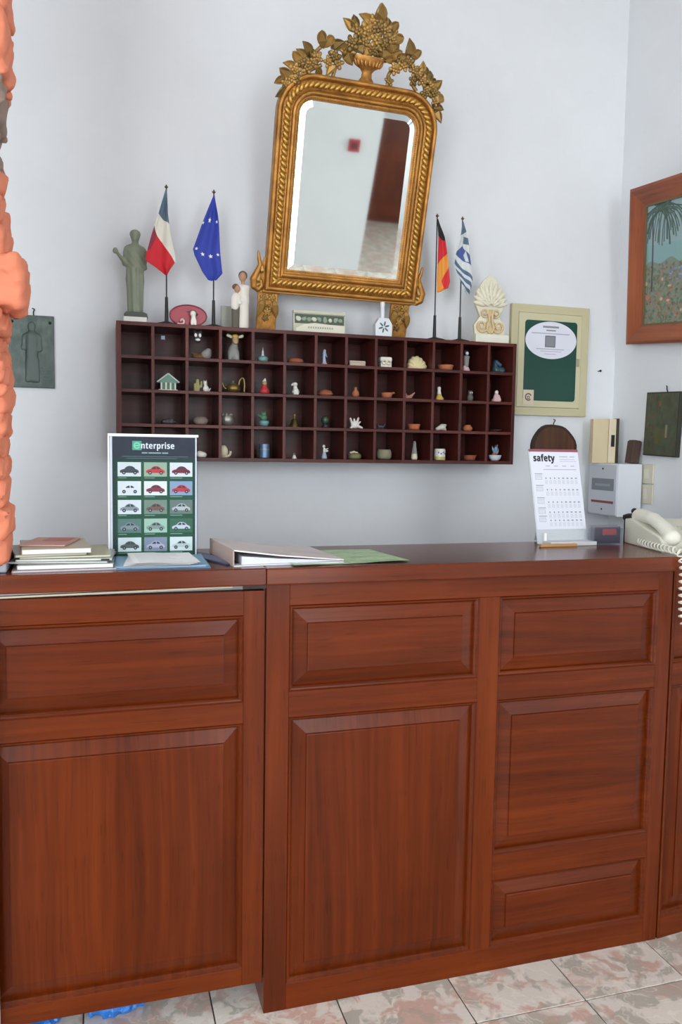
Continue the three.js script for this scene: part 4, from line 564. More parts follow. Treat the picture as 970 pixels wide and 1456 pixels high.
{
  const t = thing('palmette_ornament', 'cream carved palmette ornament standing at the end of the shelf', 'ornament', [1.6, TOPY, -1.105]);
  const cr = M(0xdcd6c0, 0.75), gd = M(0xd2b98c, 0.65);
  mesh('base', bx(-0.072, 0.072, 0, 0.034, -0.022, 0.022, 0.002), M(0xdcdacb, 0.7), t);
  mesh('back_plate', extrude([[-0.066, 0.034], [0.06, 0.034], [0.064, 0.07], [0.034, 0.105], [0.058, 0.15], [0.052, 0.2], [0.026, 0.24], [-0.006, 0.268], [-0.036, 0.24], [-0.06, 0.2], [-0.066, 0.15], [-0.044, 0.105], [-0.07, 0.07]], 0.012, 0.002).translate(0, 0, -0.012), cr, t);
  for (let i = 0; i < 11; i++) { const a = (i - 5) * 0.27, L = 0.082 - Math.abs(i - 5) * 0.0055; const g = new THREE.SphereGeometry(1, 10, 8); g.scale(0.0095, L / 2, 0.008); g.translate(0, L / 2 + 0.022, 0); g.rotateZ(-a); g.translate(-0.004, 0.142, 0.004); mesh('petal', g, cr, t); }
  for (let i = 0; i < 7; i++) { const a = (i - 3) * 0.36; const g = new THREE.SphereGeometry(1, 8, 6); g.scale(0.007, 0.02, 0.007); g.translate(0, 0.03, 0); g.rotateZ(-a); g.translate(-0.004, 0.14, 0.01); mesh('petal', g, cr, t); }
  for (const s of [-1, 1]) {
    const sp = []; for (let i = 0; i < 26; i++) { const a = i * 0.42, r = 0.027 - i * 0.0009; sp.push([s * (0.036 + r * Math.cos(a + 2.4)) - 0.004, 0.066 + r * Math.sin(a + 2.4), 0.006]); } mesh('volute', tube(sp, 0.0045, 60, 7), gd, t);
    const s2 = []; for (let i = 0; i < 16; i++) { const a = i * 0.5, r = 0.017 - i * 0.0008; s2.push([s * (0.024 + r * Math.cos(a - 2)) - 0.004, 0.118 + r * Math.sin(a - 2), 0.006]); } mesh('volute', tube(s2, 0.004, 40, 7), M(0xcdb894, 0.7), t);
    mesh('acanthus', tube([[s * 0.005 - 0.004, 0.04, 0.008], [s * 0.014 - 0.004, 0.06, 0.01], [s * 0.006 - 0.004, 0.09, 0.01], [s * 0.012 - 0.004, 0.13, 0.008]], 0.005), gd, t);
  }
  mesh('bud', blob([E(-0.4, 5.4, 0.6, 1, 1.4, 0.6), E(-0.4, 11.6, 0.6, 0.7, 1.8, 0.6)], 0.5, 24, false), gd, t);
}

// ---------------------------------------------------------------- things on the walls
const WZ = -1.25;
function hookUp(parent, x, y, z) { mesh('hook', tube([[x, y - 0.004, z - 0.006], [x, y + 0.012, z], [x + 0.003, y + 0.02, z + 0.003], [x - 0.004, y + 0.024, z]], 0.0022, 16, 6), darkMetal, parent); }
{
  const t = thing('bronze_relief_plaque', 'dark green bronze plaque with a standing figure in relief', 'plaque', [-0.109, 1.56, WZ]);
  mesh('plate', bx(-0.075, 0.075, 0, 0.252, 0, 0.012, 0.002), plaqueM, t);
  mesh('relief_figure', blob([C(0.2, 2.5, 1.4, -0.2, 11, 2.0), C(-0.2, 11, 2, 0, 17, 2.3), C(-2, 17.5, 0.9, 1.8, 17.3, 0.9), C(2.3, 17, 0.9, 2.6, 12.8, 0.7), C(2.6, 12.8, 0.7, -0.6, 13, 0.6, 0, 0.5), C(-2.5, 17, 0.9, -3, 13.2, 0.7), C(-3, 13.2, 0.7, -0.6, 14.2, 0.6, 0, 0.5), E(-0.1, 20.6, 0, 1.4, 1.8, 1.2), C(1.6, 2, 0.9, 1.2, 9, 1.1), C(-1.6, 2, 0.9, -1.3, 9, 1.1)], 0.7, 60, false).scale(1, 1, 0.45).translate(0.002, 0.006, 0.011), plaqueM, t);
  for (const s of [-1, 1]) mesh('rivet', new THREE.SphereGeometry(0.005, 10, 6).translate(s * 0.062, 0.228, 0.012), darkMetal, t);
  for (let i = 0; i < 6; i++) mesh('lettering', bx(0.03, 0.062 - (i % 3) * 0.006, 0.03 + i * 0.011, 0.035 + i * 0.011, 0.011, 0.0145), plaqueM, t);
  hookUp(t, 0.008, 0.252, 0.01);
}
{
  const t = thing('key_cabinet', 'beige wall cabinet with a dark green door panel beside the pigeonholes', 'cabinet', [1.945, 1.518, WZ]);
  const beige = M(0xc9c19c, 0.55), green = M(0x1f4a40, 0.3);
  const w = 0.183, h = 0.456;
  mesh('outer_frame', extrude([[-w, 0], [w, 0], [w, h], [-w, h]], 0.018, 0.002, [[[-0.155, 0.030], [-0.155, 0.426], [0.151, 0.426], [0.151, 0.030]]]).translate(0, 0, 0.002), beige, t);
  const d = mesh('door', extrude([[-0.151, 0.034], [0.147, 0.034], [0.147, 0.422], [-0.151, 0.422]], 0.014, 0.0012).translate(0, 0, 0.0085), M(0xd0c9a6, 0.5), t);
  const rp = (x0, x1, y0, y1, r) => { const p = []; for (const [cx, cy, a0] of [[x1 - r, y1 - r, 0], [x0 + r, y1 - r, 1], [x0 + r, y0 + r, 2], [x1 - r, y0 + r, 3]]) for (let i = 0; i <= 5; i++) { const a = (a0 + i / 5) * Math.PI / 2; p.push([cx + r * Math.cos(a), cy + r * Math.sin(a)]); } return p; };
  mesh('door_panel', extrude(rp(-0.123, 0.125, 0.06, 0.394, 0.013), 0.002).translate(0, 0, 0.0237), green, d).userData = { label: 'dark green door panel' };
  mesh('latch', bx(0.128, 0.14, 0.21, 0.243, 0.022, 0.03, 0.002), M(0xa8a184, 0.5), d);
  const ov = new THREE.CircleGeometry(1, 48); ov.scale(0.122, 0.0775, 1); ov.translate(0, 0.3135, 0.0272);
  mesh('oval_sticker', ov, new THREE.MeshStandardMaterial({ roughness: 0.5, map: canvasTex(512, 320, (c, W, Hh) => { c.fillStyle = '#e3e4f0'; c.fillRect(0, 0, W, Hh); c.fillStyle = '#8a8a94'; c.fillRect(170, 38, 160, 16); c.fillRect(205, 70, 95, 11); c.fillStyle = '#b4b4c6'; c.fillRect(60, 98, 380, 9); c.fillRect(110, 232, 280, 8); c.fillStyle = '#c9b4c2'; c.fillRect(150, 252, 210, 6); c.fillStyle = '#bcbcca'; c.fillRect(190, 275, 120, 6); c.fillStyle = '#74747c'; c.fillRect(195, 120, 105, 100); c.fillStyle = '#8b8b92'; c.fillRect(205, 130, 85, 80); }) }), d);
  const sq = new THREE.PlaneGeometry(0.05, 0.062); sq.translate(-0.099, 0.073, 0.0272);
  mesh('square_sticker', sq, new THREE.MeshStandardMaterial({ roughness: 0.5, map: canvasTex(96, 120, (c, W, Hh) => { c.fillStyle = '#dccfb6'; c.fillRect(0, 0, W, Hh); c.strokeStyle = '#5c3a3e'; c.lineWidth = 9; c.beginPath(); c.arc(48, 58, 26, 0.7, 5.9); c.stroke(); c.beginPath(); c.arc(48, 62, 10, 0, 6.3); c.lineWidth = 6; c.stroke(); }) }), d);
}
single('wall_nail', 'bare nail in the wall beside the beige cabinet', 'nail', merge([cyl(0.002, 0.002, 0.02, 0, 0, 0, 8).rotateX(Math.PI / 2), cyl(0.005, 0.0045, 0.003, 0, 0.018, 0, 12).rotateX(Math.PI / 2)]), darkMetal, [2.197, 1.716, WZ]);
{
  const t = thing('wooden_disc', 'round dark wooden slice hanging on a hook behind the calendar', 'plaque', [1.983, 1.372, WZ]);
  const p = []; for (let i = 0; i < 36; i++) { const a = i / 36 * Math.PI * 2, r = 1 + 0.03 * Math.sin(a * 3 + 1) + 0.015 * Math.sin(a * 7); p.push([0.106 * r * Math.cos(a), 0.108 * r * Math.sin(a)]); }
  mesh('bark', extrude(p, 0.016, 0.002).translate(0, 0, 0.002), M(0x3a2a1e, 0.8), t);
  mesh('face', woodUV(extrude(p.map(q => [q[0] * 0.91, q[1] * 0.91]), 0.002).translate(0, 0, 0.019), 1), new THREE.MeshStandardMaterial({ map: woodTex(141, [70, 40, 20], [92, 54, 28], [112, 68, 36], 1.1), roughness: 0.5 }), t);
  hookUp(t, 0, 0.106, 0.012);
}
const XW = 2.28;
function onRightWall(name, label, category, y, z) { const t = thing(name, label, category, [XW, y, z]); t.rotation.y = -Math.PI / 2; return t; }   // local x runs towards the room, local z away from the wall
{
  const t = onRightWall('framed_painting', 'oil painting of a tropical garden by the sea in a brown wooden frame', 'painting', 2.1, -0.72);
  t.rotation.set(0, -Math.PI / 2, 0); t.rotateZ(-5.5 * D2R); t.rotateX(5 * D2R); t.translateZ(0.03); t.position.y -= 0.008; t.position.z += 0.012;
  const W = 0.39, Hh = 0.308, fw = 0.072, fm = new THREE.MeshStandardMaterial({ map: woodTex(171, [110, 52, 26], [142, 72, 40], [168, 92, 54], 0.9), roughness: 0.45 });
  const bar = (len, gr) => { const s = [[0, 0], [fw, 0], [fw, 0.014], [fw - 0.012, 0.02], [0.03, 0.03], [0.012, 0.036], [0, 0.034]]; return s; };
  const rail = (L, horiz, sgn) => { const sec = bar(), pos = []; const P = (o, z, e) => { const l = L - o * 1; return horiz ? [e * (W - o), sgn * (Hh - o), z] : [sgn * (W - o), e * (Hh - o), z]; }; for (let k = 0; k < sec.length; k++) { const a = sec[k], b = sec[(k + 1) % sec.length]; const q = [P(a[0], a[1], -1), P(a[0], a[1], 1), P(b[0], b[1], 1), P(b[0], b[1], -1)]; const f = horiz === (sgn > 0); const o = f ? [0, 1, 2, 0, 2, 3] : [0, 2, 1, 0, 3, 2]; for (const i of o) pos.push(...q[i]); } const g = new THREE.BufferGeometry(); g.setAttribute('position', new THREE.Float32BufferAttribute(pos, 3)); g.computeVertexNormals(); return woodUV(g, horiz ? 0 : 1); };
  for (const s of [-1, 1]) { mesh('frame_rail', rail(W, true, s), fm, t); mesh('frame_stile', rail(Hh, false, s), fm, t); }
  mesh('slip', extrude([[-W + fw - 0.004, -Hh + fw - 0.004], [W - fw + 0.004, -Hh + fw - 0.004], [W - fw + 0.004, Hh - fw + 0.004], [-W + fw - 0.004, Hh - fw + 0.004]], 0.006, 0, [[[-W + fw + 0.008, -Hh + fw + 0.008], [-W + fw + 0.008, Hh - fw - 0.008], [W - fw - 0.008, Hh - fw - 0.008], [W - fw - 0.008, -Hh + fw + 0.008]]]).translate(0, 0, 0.007), M(0x6e5a3c, 0.6), t);
  const cv = new THREE.PlaneGeometry(2 * (W - fw), 2 * (Hh - fw)); cv.translate(0, 0, 0.006);
  mesh('canvas', cv, new THREE.MeshStandardMaterial({ roughness: 0.55, map: canvasTex(640, 480, (c, w, h) => {
    c.fillStyle = '#93aaae'; c.fillRect(0, 0, w, h); c.fillStyle = '#86a8a8'; c.fillRect(0, h * 0.34, w, h * 0.16); c.fillStyle = '#7c8c7c'; c.beginPath(); c.moveTo(0, h * 0.56); for (let x = 0; x <= w; x += 10) c.lineTo(x, h * (0.5 - 0.025 * Math.sin(x * 0.013) - 0.02 * Math.sin(x * 0.05))); c.lineTo(w, h); c.lineTo(0, h); c.fill();
    const cols = ['#5a6b4c', '#77805a', '#8a8c62', '#4a5a48', '#9a7a68', '#a86a60', '#6c7a66', '#7d8f86'];
    for (let i = 0; i < 2600; i++) { const y = rr(0.5, 1), x = rnd(); c.fillStyle = cols[(rnd() * 8) | 0]; c.globalAlpha = 0.6; c.beginPath(); c.ellipse(x * w, y * h, rr(3, 11), rr(2, 7), rr(0, 3), 0, 7); c.fill(); }
    c.globalAlpha = 0.9; c.strokeStyle = '#4a4450'; c.lineWidth = 9; c.beginPath(); c.moveTo(46, h * 0.72); c.quadraticCurveTo(50, h * 0.4, 40, h * 0.1); c.stroke(); c.beginPath(); c.moveTo(560, h * 0.8); c.quadraticCurveTo(545, h * 0.4, 570, 0); c.stroke();
    c.lineWidth = 5; for (let i = 0; i < 90; i++) { const cx = i % 2 ? 90 : 540, a = rr(0, 3.14), L = rr(60, 170); c.strokeStyle = ['#3e5046', '#54685a', '#40584e'][i % 3]; c.beginPath(); c.moveTo(cx + rr(-60, 60), rr(0, 40)); c.quadraticCurveTo(cx + Math.cos(a) * L * 0.8, 30, cx + Math.cos(a) * L, 40 + Math.abs(Math.sin(a)) * 110 + rr(0, 40)); c.stroke(); }
    for (let i = 0; i < 26; i++) { c.fillStyle = ['#5e7ab4', '#8fa4c4', '#6f86a8'][i % 3]; c.beginPath(); c.ellipse(rr(150, 220), h * rr(0.54, 0.66), rr(4, 9), rr(2, 4), 0, 0, 6.28); c.fill(); } for (let i = 0; i < 50; i++) { c.fillStyle = ['#b4584c', '#c47a64', '#d0b08c'][i % 3]; c.beginPath(); c.ellipse(rr(0, w), h * rr(0.62, 0.95), rr(5, 12), rr(4, 9), 0, 0, 6.28); c.fill(); }
    c.globalAlpha = 1;
  }) }), t);
}
{
  const t = onRightWall('painted_icon', 'dark green painted wooden icon hanging from a hook on the side wall', 'icon', 1.352, -0.907); t.rotateZ(-2.2 * D2R);
  mesh('board', bx(-0.099, 0.099, 0, 0.255, 0.001, 0.021, 0.002), M(0x2c2a22, 0.6), t);
  const f = new THREE.PlaneGeometry(0.19, 0.245); f.translate(0, 0.1275, 0.0215);
  mesh('painted_face', f, new THREE.MeshStandardMaterial({ roughness: 0.45, map: canvasTex(256, 330, (c, w, h) => {
    c.fillStyle = '#4c5644'; c.fillRect(0, 0, w, h); for (let i = 0; i < 900; i++) { c.globalAlpha = 0.25; c.fillStyle = ['#3c5044', '#5c5034', '#4c604c', '#684c36', '#34382c'][(rnd() * 5) | 0]; c.beginPath(); c.ellipse(rnd() * w, rnd() * h, rr(5, 22), rr(8, 30), 0, 0, 7); c.fill(); }
    c.globalAlpha = 0.8; c.fillStyle = '#8a4c30'; c.beginPath(); c.ellipse(112, 55, 13, 16, 0, 0, 7); c.fill(); c.fillStyle = '#5e5a28'; c.fillRect(86, 180, 26, 90); c.fillStyle = '#4c5230'; c.fillRect(112, 190, 30, 90); c.fillStyle = '#8d8c72'; c.fillRect(166, 168, 16, 68); c.globalAlpha = 1;
  }) }), t);
  hookUp(t, 0.01, 0.255, 0.012);
}
{
  const t = thing('alarm_panel', 'white wall box with a grey label and red stripe, below the beige box', 'wall box', [2.15, 1.1, -1.01]);
  const bm = M(0xdde0e6, 0.45);
  mesh('housing', bx(0, 0.115, 0, 0.218, -0.205, 0, 0.003), bm, t); mesh('bracket', bx(0.114, 0.13, 0.02, 0.2, -0.19, -0.02), M(0xb4b6ba, 0.5), t);
  mesh('cover_plate', bx(-0.004, 0.001, 0.004, 0.212, -0.2, -0.006, 0.002), M(0xc9ccd4, 0.5), t);
  mesh('label_plate', bx(-0.0055, -0.0035, 0.105, 0.155, -0.175, -0.022), M(0x80868c, 0.5), t);
  mesh('label_line', bx(-0.006, -0.005, 0.123, 0.133, -0.15, -0.045), M(0x9aa0a4, 0.5), t);
  mesh('red_stripe', bx(-0.0055, -0.0035, 0.052, 0.062, -0.175, -0.022), M(0x8c4644, 0.5), t);
  for (const [y, z] of [[0.196, -0.1], [0.026, -0.1]]) mesh('screw', new THREE.SphereGeometry(0.004, 8, 6).translate(-0.004, y, z), darkMetal, t);
}
{
  const t = thing('beige_case', 'beige upright case with a black slot on top of the white wall box', 'case', [2.118, 1.3185, -1.15]);
  t.rotation.y = -0.12; mesh('case', bx(0, 0.07, 0, 0.186, -0.03, 0.0, 0.002), M(0xd9c7a2, 0.55), t); mesh('front_panel', bx(0.0715, 0.104, 0, 0.188, -0.03, 0.002, 0.002), M(0xe2d4b4, 0.5), t);
  mesh('slot', bx(0.082, 0.097, 0.07, 0.12, 0.0015, 0.004), black, t); mesh('side_cover', bx(0.1045, 0.118, 0.0, 0.19, -0.03, 0.001, 0.001), M(0x3c3228, 0.6), t);
  const b = thing('brown_block', 'small dark brown wooden holder standing on the white wall box', 'holder', [2.237, 1.3185, -1.045]);
  mesh('block', (() => { const g = bx(-0.02, 0.02, 0, 0.092, -0.022, 0.022, 0.003); g.rotateZ(-0.12); g.translate(0, 0.0022, 0); return g; })(), M(0x4e3a34, 0.6), b); mesh('top_notch', (() => { const g = bx(-0.017, 0.017, 0.09, 0.098, -0.018, 0.018, 0.002); g.rotateZ(-0.12); return g; })(), M(0x2e2420, 0.6), b);
}
for (const [y, lab] of [[1.238, 'upper cream switch plate on the side wall beside the white box'], [1.155, 'lower cream switch plate on the side wall beside the white box']]) {
  const t = onRightWall('switch_plate', lab, 'switch', y, -0.992);
  mesh('plate', bx(-0.04, 0.04, 0, 0.08, 0.0005, 0.009, 0.003), M(0xcfc9b4, 0.5), t); mesh('rocker', bx(-0.014, 0.014, 0.02, 0.06, 0.008, 0.0115, 0.0015), M(0xd8d3c0, 0.45), t);
}

// ---------------------------------------------------------------- things on the counter
const CT = 1.0877;
{ // car hire poster in a clear stand
  const t = thing('poster_stand', 'upright green poster of fifteen cars in a clear stand', 'sign', [0.247, CT, -0.2]);
  const acr = new THREE.MeshPhysicalMaterial({ color: 0xf4f6f8, transmission: 1, thickness: 0, roughness: 0.05, specularIntensity: 0.12 });
  const w = 0.1065, h = 0.302;
  mesh('sheet', bx(-w + 0.004, w - 0.003, 0.003, h - 0.005, -0.0016, 0, 0), paper, t);
  const f = new THREE.PlaneGeometry(2 * w - 0.016, h - 0.012); f.translate(0.0015, h / 2 - 0.001, 0.0006);
  mesh('print', f, new THREE.MeshStandardMaterial({ roughness: 0.7, map: canvasTex(800, 1160, (c, W, Hh) => {
    c.fillStyle = '#1d3a35'; c.fillRect(0, 0, W, Hh); c.fillStyle = '#2b2f3c'; c.fillRect(0, 0, W, 200); c.fillStyle = '#1f5238'; c.fillRect(40, 235, W - 60, Hh);
    c.fillStyle = '#4fae86'; c.fillRect(190, 40, 88, 88); c.strokeStyle = '#8fd6b6'; c.lineWidth = 13; c.beginPath(); c.arc(234, 84, 26, 0.5, 6.1); c.stroke(); c.beginPath(); c.moveTo(212, 84); c.lineTo(262, 84); c.stroke();
    c.fillStyle = '#eef4f2'; c.font = 'bold 82px sans-serif'; c.textBaseline = 'alphabetic'; const tw = c.measureText('nterprise').width; c.save(); c.translate(268, 112); c.scale(330 / tw, 1); c.fillText('nterprise', 0, 0); c.restore();
    c.fillStyle = '#9fb8b0'; c.fillRect(280, 148, 55, 12); c.fillRect(345, 148, 120, 12); c.fillRect(475, 148, 60, 12); c.fillStyle = '#5c7a72'; c.fillRect(90, 186, 640, 6); c.fillRect(140, 204, 480, 5);
    const bgs = ['#dfe4e2', '#9fb39a', '#e2e4e6', '#e6eae8', '#eceeee', '#8fa4c0', '#e4e8e6', '#7c8f80', '#6f7d74', '#5f7d74', '#a9c9b2', '#3d6a50', '#dce6e2', '#8a92a4', '#dfe8e2'], cc = ['#4a4c52', '#d2363e', '#7c2434', '#e8eaea', '#8c3440', '#c83a44', '#8f979a', '#7d5a4c', '#c4c4c4', '#8a9698', '#8e9c90', '#cdd0d8', '#5c6660', '#b8b8c8', '#c6d0cc'];
    for (let r = 0; r < 5; r++) for (let k = 0; k < 3; k++) {
      const i = r * 3 + k, x = 50 + k * 250, y = 245 + r * 183, ww = 222, hh = 138; c.fillStyle = bgs[i]; c.fillRect(x, y, ww, hh); c.save(); c.translate(x + ww / 2, y + hh * 0.58);
      c.fillStyle = cc[i]; c.beginPath(); c.moveTo(-88, 22); c.lineTo(-90, 2); c.quadraticCurveTo(-70, -12, -48, -14); c.quadraticCurveTo(-30, -42, 0, -44); c.quadraticCurveTo(40, -44, 58, -14); c.quadraticCurveTo(84, -8, 90, 8); c.lineTo(88, 24); c.closePath(); c.fill();
      c.fillStyle = '#3a4248'; c.beginPath(); c.moveTo(-38, -14); c.quadraticCurveTo(-22, -36, 0, -37); c.lineTo(4, -14); c.fill(); c.beginPath(); c.moveTo(12, -14); c.lineTo(10, -37); c.quadraticCurveTo(34, -36, 46, -14); c.fill();
      c.fillStyle = '#22262a'; for (const q of [-52, 54]) { c.beginPath(); c.arc(q, 22, 17, 0, 7); c.fill(); } c.fillStyle = '#a4a8ac'; for (const q of [-52, 54]) { c.beginPath(); c.arc(q, 22, 8, 0, 7); c.fill(); } c.restore();
      c.fillStyle = '#8aa89a'; c.fillRect(x + 4, y + hh + 10, 80 + (i % 3) * 20, 7);
    }
  }) }), t).userData = { label: 'green print with rows of cars' };
  mesh('clear_front', bx(-w, w, 0.001, h - 0.001, 0.0012, 0.0026), acr, t); mesh('clear_back', bx(-w, w, 0.001, h - 0.001, -0.0046, -0.0032), acr, t); mesh('clear_foot', bx(-w, w, 0, 0.002, -0.09, 0.003), acr, t);
  mesh('top_edge', bx(-w - 0.0005, w + 0.001, h - 0.006, h, -0.005, 0.003, 0.001), M(0xeef0f4, 0.4), t); mesh('side_edge', bx(-w - 0.001, -w + 0.003, 0.0, h - 0.006, -0.005, 0.003, 0.001), M(0xe4e8ee, 0.4), t);
}
// magazines and papers stacked at the end of the flap
{
  const px = (col, title) => M(col, 0.45);
  let y = CT;
  const pile = [
    ['magazine', 'bottom white brochure of the paper pile beside the pillar', 0.215, 0.004, 0.2, 0x9d8f92, 0.045, -0.115, 0.05, 0xd8d4d4],
    ['magazine', 'thick white catalogue second from the bottom of the paper pile', 0.2, 0.0085, 0.21, 0xb9b4b4, 0.048, -0.13, 0.02, 0xecebea],
    ['magazine', 'grey magazine in the middle of the paper pile', 0.21, 0.0045, 0.2, 0x8e9490, 0.045, -0.14, -0.12, 0xc9c8c2],
    ['magazine', 'silver grey magazine with a black corner tab in the paper pile', 0.2, 0.005, 0.2, 0xa2a79f, 0.052, -0.14, -0.05, 0xd4d2ca],
    ['magazine', 'yellowish green leaflet under the top book of the paper pile', 0.19, 0.004, 0.2, 0xb4b093, 0.045, -0.15, 0.05, 0xd6d2be],
    ['magazine', 'dark green spined magazine under the top book', 0.15, 0.006, 0.19, 0x7d8074, 0.005, -0.14, 0.16, 0xb8b4a4],
    ['paperback_book', 'brown spined white book lying on the paper pile', 0.145, 0.0105, 0.19, 0xb2a592, 0.022, -0.135, 0.1, 0xe6e2d8],
    ['magazine', 'red and cream leaflet lying on top of the paper pile', 0.1, 0.0035, 0.15, 0xb77a68, 0.012, -0.16, -0.2, 0xd8c8b8]];
  pile.forEach(([n, label, w, h, d, cov, x, z, turn, edge], i) => {
    const t = thing(n, label, n === 'magazine' ? 'magazine' : 'book', [x, y, z], 'papers piled at the end of the flap'); t.rotation.y = turn;
    const cm = M(cov, 0.4), wv = (g) => g;
    mesh('pages', bx(-w / 2 + 0.001, w / 2 - 0.002, 0.0006, h - 0.0006, -d / 2 + 0.002, d / 2 - 0.002, 0.0004), M(edge, 0.7), t);
    mesh('cover', bx(-w / 2, w / 2, h - 0.0008, h, -d / 2, d / 2, 0), cm, t); mesh('back_cover', bx(-w / 2, w / 2, 0, 0.0007, -d / 2, d / 2, 0), cm, t);
    mesh('spine', bx(-w / 2 - 0.0012, -w / 2 + 0.001, 0, h, -d / 2, d / 2, 0.0004), n === 'paperback_book' ? M(0x6e5630, 0.5) : i === 5 ? M(0x3d4638, 0.5) : i === 1 ? M(0x4e3436, 0.5) : cm, t);
    if (i === 3) mesh('corner_tab', bx(w / 2 - 0.024, w / 2 - 0.006, -0.0002, 0.0035, d / 2 - 0.002, d / 2 + 0.0008), black, t);
    if (i === 7) mesh('picture', bx(-0.02, 0.04, h, h + 0.0004, -0.07, 0.0), M(0xa8483c, 0.4), t);
    y += h + 0.0006;
  });
}
// blue folder, tariff papers, dark brochure
{
  const f = thing('blue_folder', 'pale blue plastic folder lying under the white forms', 'folder', [0.255, CT, -0.118]); f.rotation.y = -0.03;
  mesh('back_flap', bx(-0.105, 0.11, 0, 0.0012, -0.1, 0.1), M(0x6f9cc0, 0.35), f); mesh('front_flap', bx(-0.1, 0.105, 0.0045, 0.0057, -0.1, 0.098), M(0x86aecb, 0.35), f); mesh('contents', bx(-0.098, 0.1, 0.0012, 0.0045, -0.098, 0.09), M(0xbfcbd6, 0.6), f); mesh('fold', tube([[-0.104, 0.003, -0.1], [-0.106, 0.0035, 0], [-0.103, 0.003, 0.1]], 0.0026), M(0x6f9cc0, 0.35), f);
  const b = thing('dark_brochure', 'dark blue brochure sticking out from under the forms', 'brochure', [0.372, CT, -0.135]); b.rotation.y = 0.38;
  mesh('leaf', bx(-0.008, 0.042, 0, 0.0035, -0.12, 0.1, 0), M(0x3a4660, 0.3), b); mesh('picture', bx(-0.004, 0.038, 0.0035, 0.0039, -0.06, 0.06), M(0x5a6a8c, 0.3), b);
  const pp = thing('white_forms', 'sheaf of white printed forms on the blue folder', 'papers', [0.257, CT + 0.006, -0.118]); pp.rotation.y = -0.02;
  const pm = new THREE.MeshStandardMaterial({ roughness: 0.7, map: canvasTex(256, 340, (c, w, h) => { c.fillStyle = '#f4f5f6'; c.fillRect(0, 0, w, h); c.fillStyle = '#c3c7cc'; for (let i = 0; i < 18; i++) c.fillRect(22, 20 + i * 17, 110 + hash(i, 2, 4) * 100, 4); }) });
  for (let i = 0; i < 4; i++) { const g = new THREE.PlaneGeometry(0.148, 0.205, 8, 8), p = g.attributes.position; for (let k = 0; k < p.count; k++) p.setZ(k, 0.0012 * Math.sin(p.getX(k) * 30 + i) + 0.0014); g.rotateX(-Math.PI / 2); g.rotateY((i - 1.5) * 0.05); g.translate((i - 1.5) * 0.003, 0.0006 + i * 0.0014, (1.5 - i) * 0.004); g.computeVertexNormals(); pm.side = THREE.DoubleSide; mesh('sheet', g, pm, pp); }
}
// ring binder lying on the counter, its upper cover raised at the spine
{
  const t = thing('ring_binder', 'white ring binder lying open like a wedge on the counter', 'binder', [0.405, CT, -0.14]); t.rotation.y = 0.08;
  const cov = new THREE.MeshStandardMaterial({ roughness: 0.35, map: canvasTex(256, 256, (c, w, h) => { c.fillStyle = '#d6ccca'; c.fillRect(0, 0, w, h); for (let i = 0; i < 260; i++) { c.globalAlpha = 0.3; c.fillStyle = ['#c8b4b0', '#e2dedc', '#bdb2ae', '#d9c4bc'][i % 4]; c.fillRect(rnd() * w, rnd() * h, rr(10, 60), rr(4, 24)); } c.globalAlpha = 1; }) });
  const wh = M(0xe2e0e4, 0.4), d = 0.128;
  mesh('back_cover', bx(0, 0.27, 0, 0.0025, -d, d, 0.0005), wh, t);
  mesh('front_cover', extrude([[0, 0.036], [0.11, 0.021], [0.27, 0.005], [0.27, 0.0075], [0.11, 0.0235], [0, 0.0385]], 2 * d - 0.004, 0.0005).translate(0, 0, -d + 0.002), cov, t);
  mesh('spine', bx(-0.003, 0.0005, 0, 0.038, -d, d, 0.001), new THREE.MeshStandardMaterial({ color: 0xa8928a, roughness: 0.5 }), t).userData = { label: 'pinkish brown spine' };
  mesh('pages', extrude([[0.02, 0.003], [0.262, 0.003], [0.262, 0.0045], [0.11, 0.014], [0.02, 0.022]], 2 * d - 0.02).translate(0, 0, -d + 0.01), M(0xd2d3dc, 0.7), t);
  for (const z of [-0.07, -0.01, 0.05]) mesh('ring', new THREE.TorusGeometry(0.013, 0.0016, 8, 20).translate(0.022, 0.017, z), steel, t);
}
{
  const g = new THREE.PlaneGeometry(0.3, 0.24, 12, 10), p = g.attributes.position; for (let k = 0; k < p.count; k++) p.setZ(k, 0.0016 + 0.0012 * Math.sin(p.getX(k) * 22 + p.getY(k) * 9)); g.rotateX(-Math.PI / 2); g.computeVertexNormals();
  const m = single('green_leaflet', 'pale green printed sheet sticking out from under the binder', 'leaflet', g, new THREE.MeshStandardMaterial({ roughness: 0.5, side: THREE.DoubleSide, map: canvasTex(512, 410, (c, w, h) => { c.fillStyle = '#a9c29c'; c.fillRect(0, 0, w, h); for (let i = 0; i < 160; i++) { c.globalAlpha = 0.5; c.fillStyle = ['#8eb184', '#c3d2b4', '#6f9a70', '#d4dac6'][i % 4]; c.fillRect(rnd() * w, rnd() * h, rr(20, 90), rr(5, 26)); } c.globalAlpha = 1; }) }), [0.69, CT - 0.0006, -0.13]); m.rotation.y = 0.1;
  m.position.set(0.69, CT + 0.0002, -0.13);
}
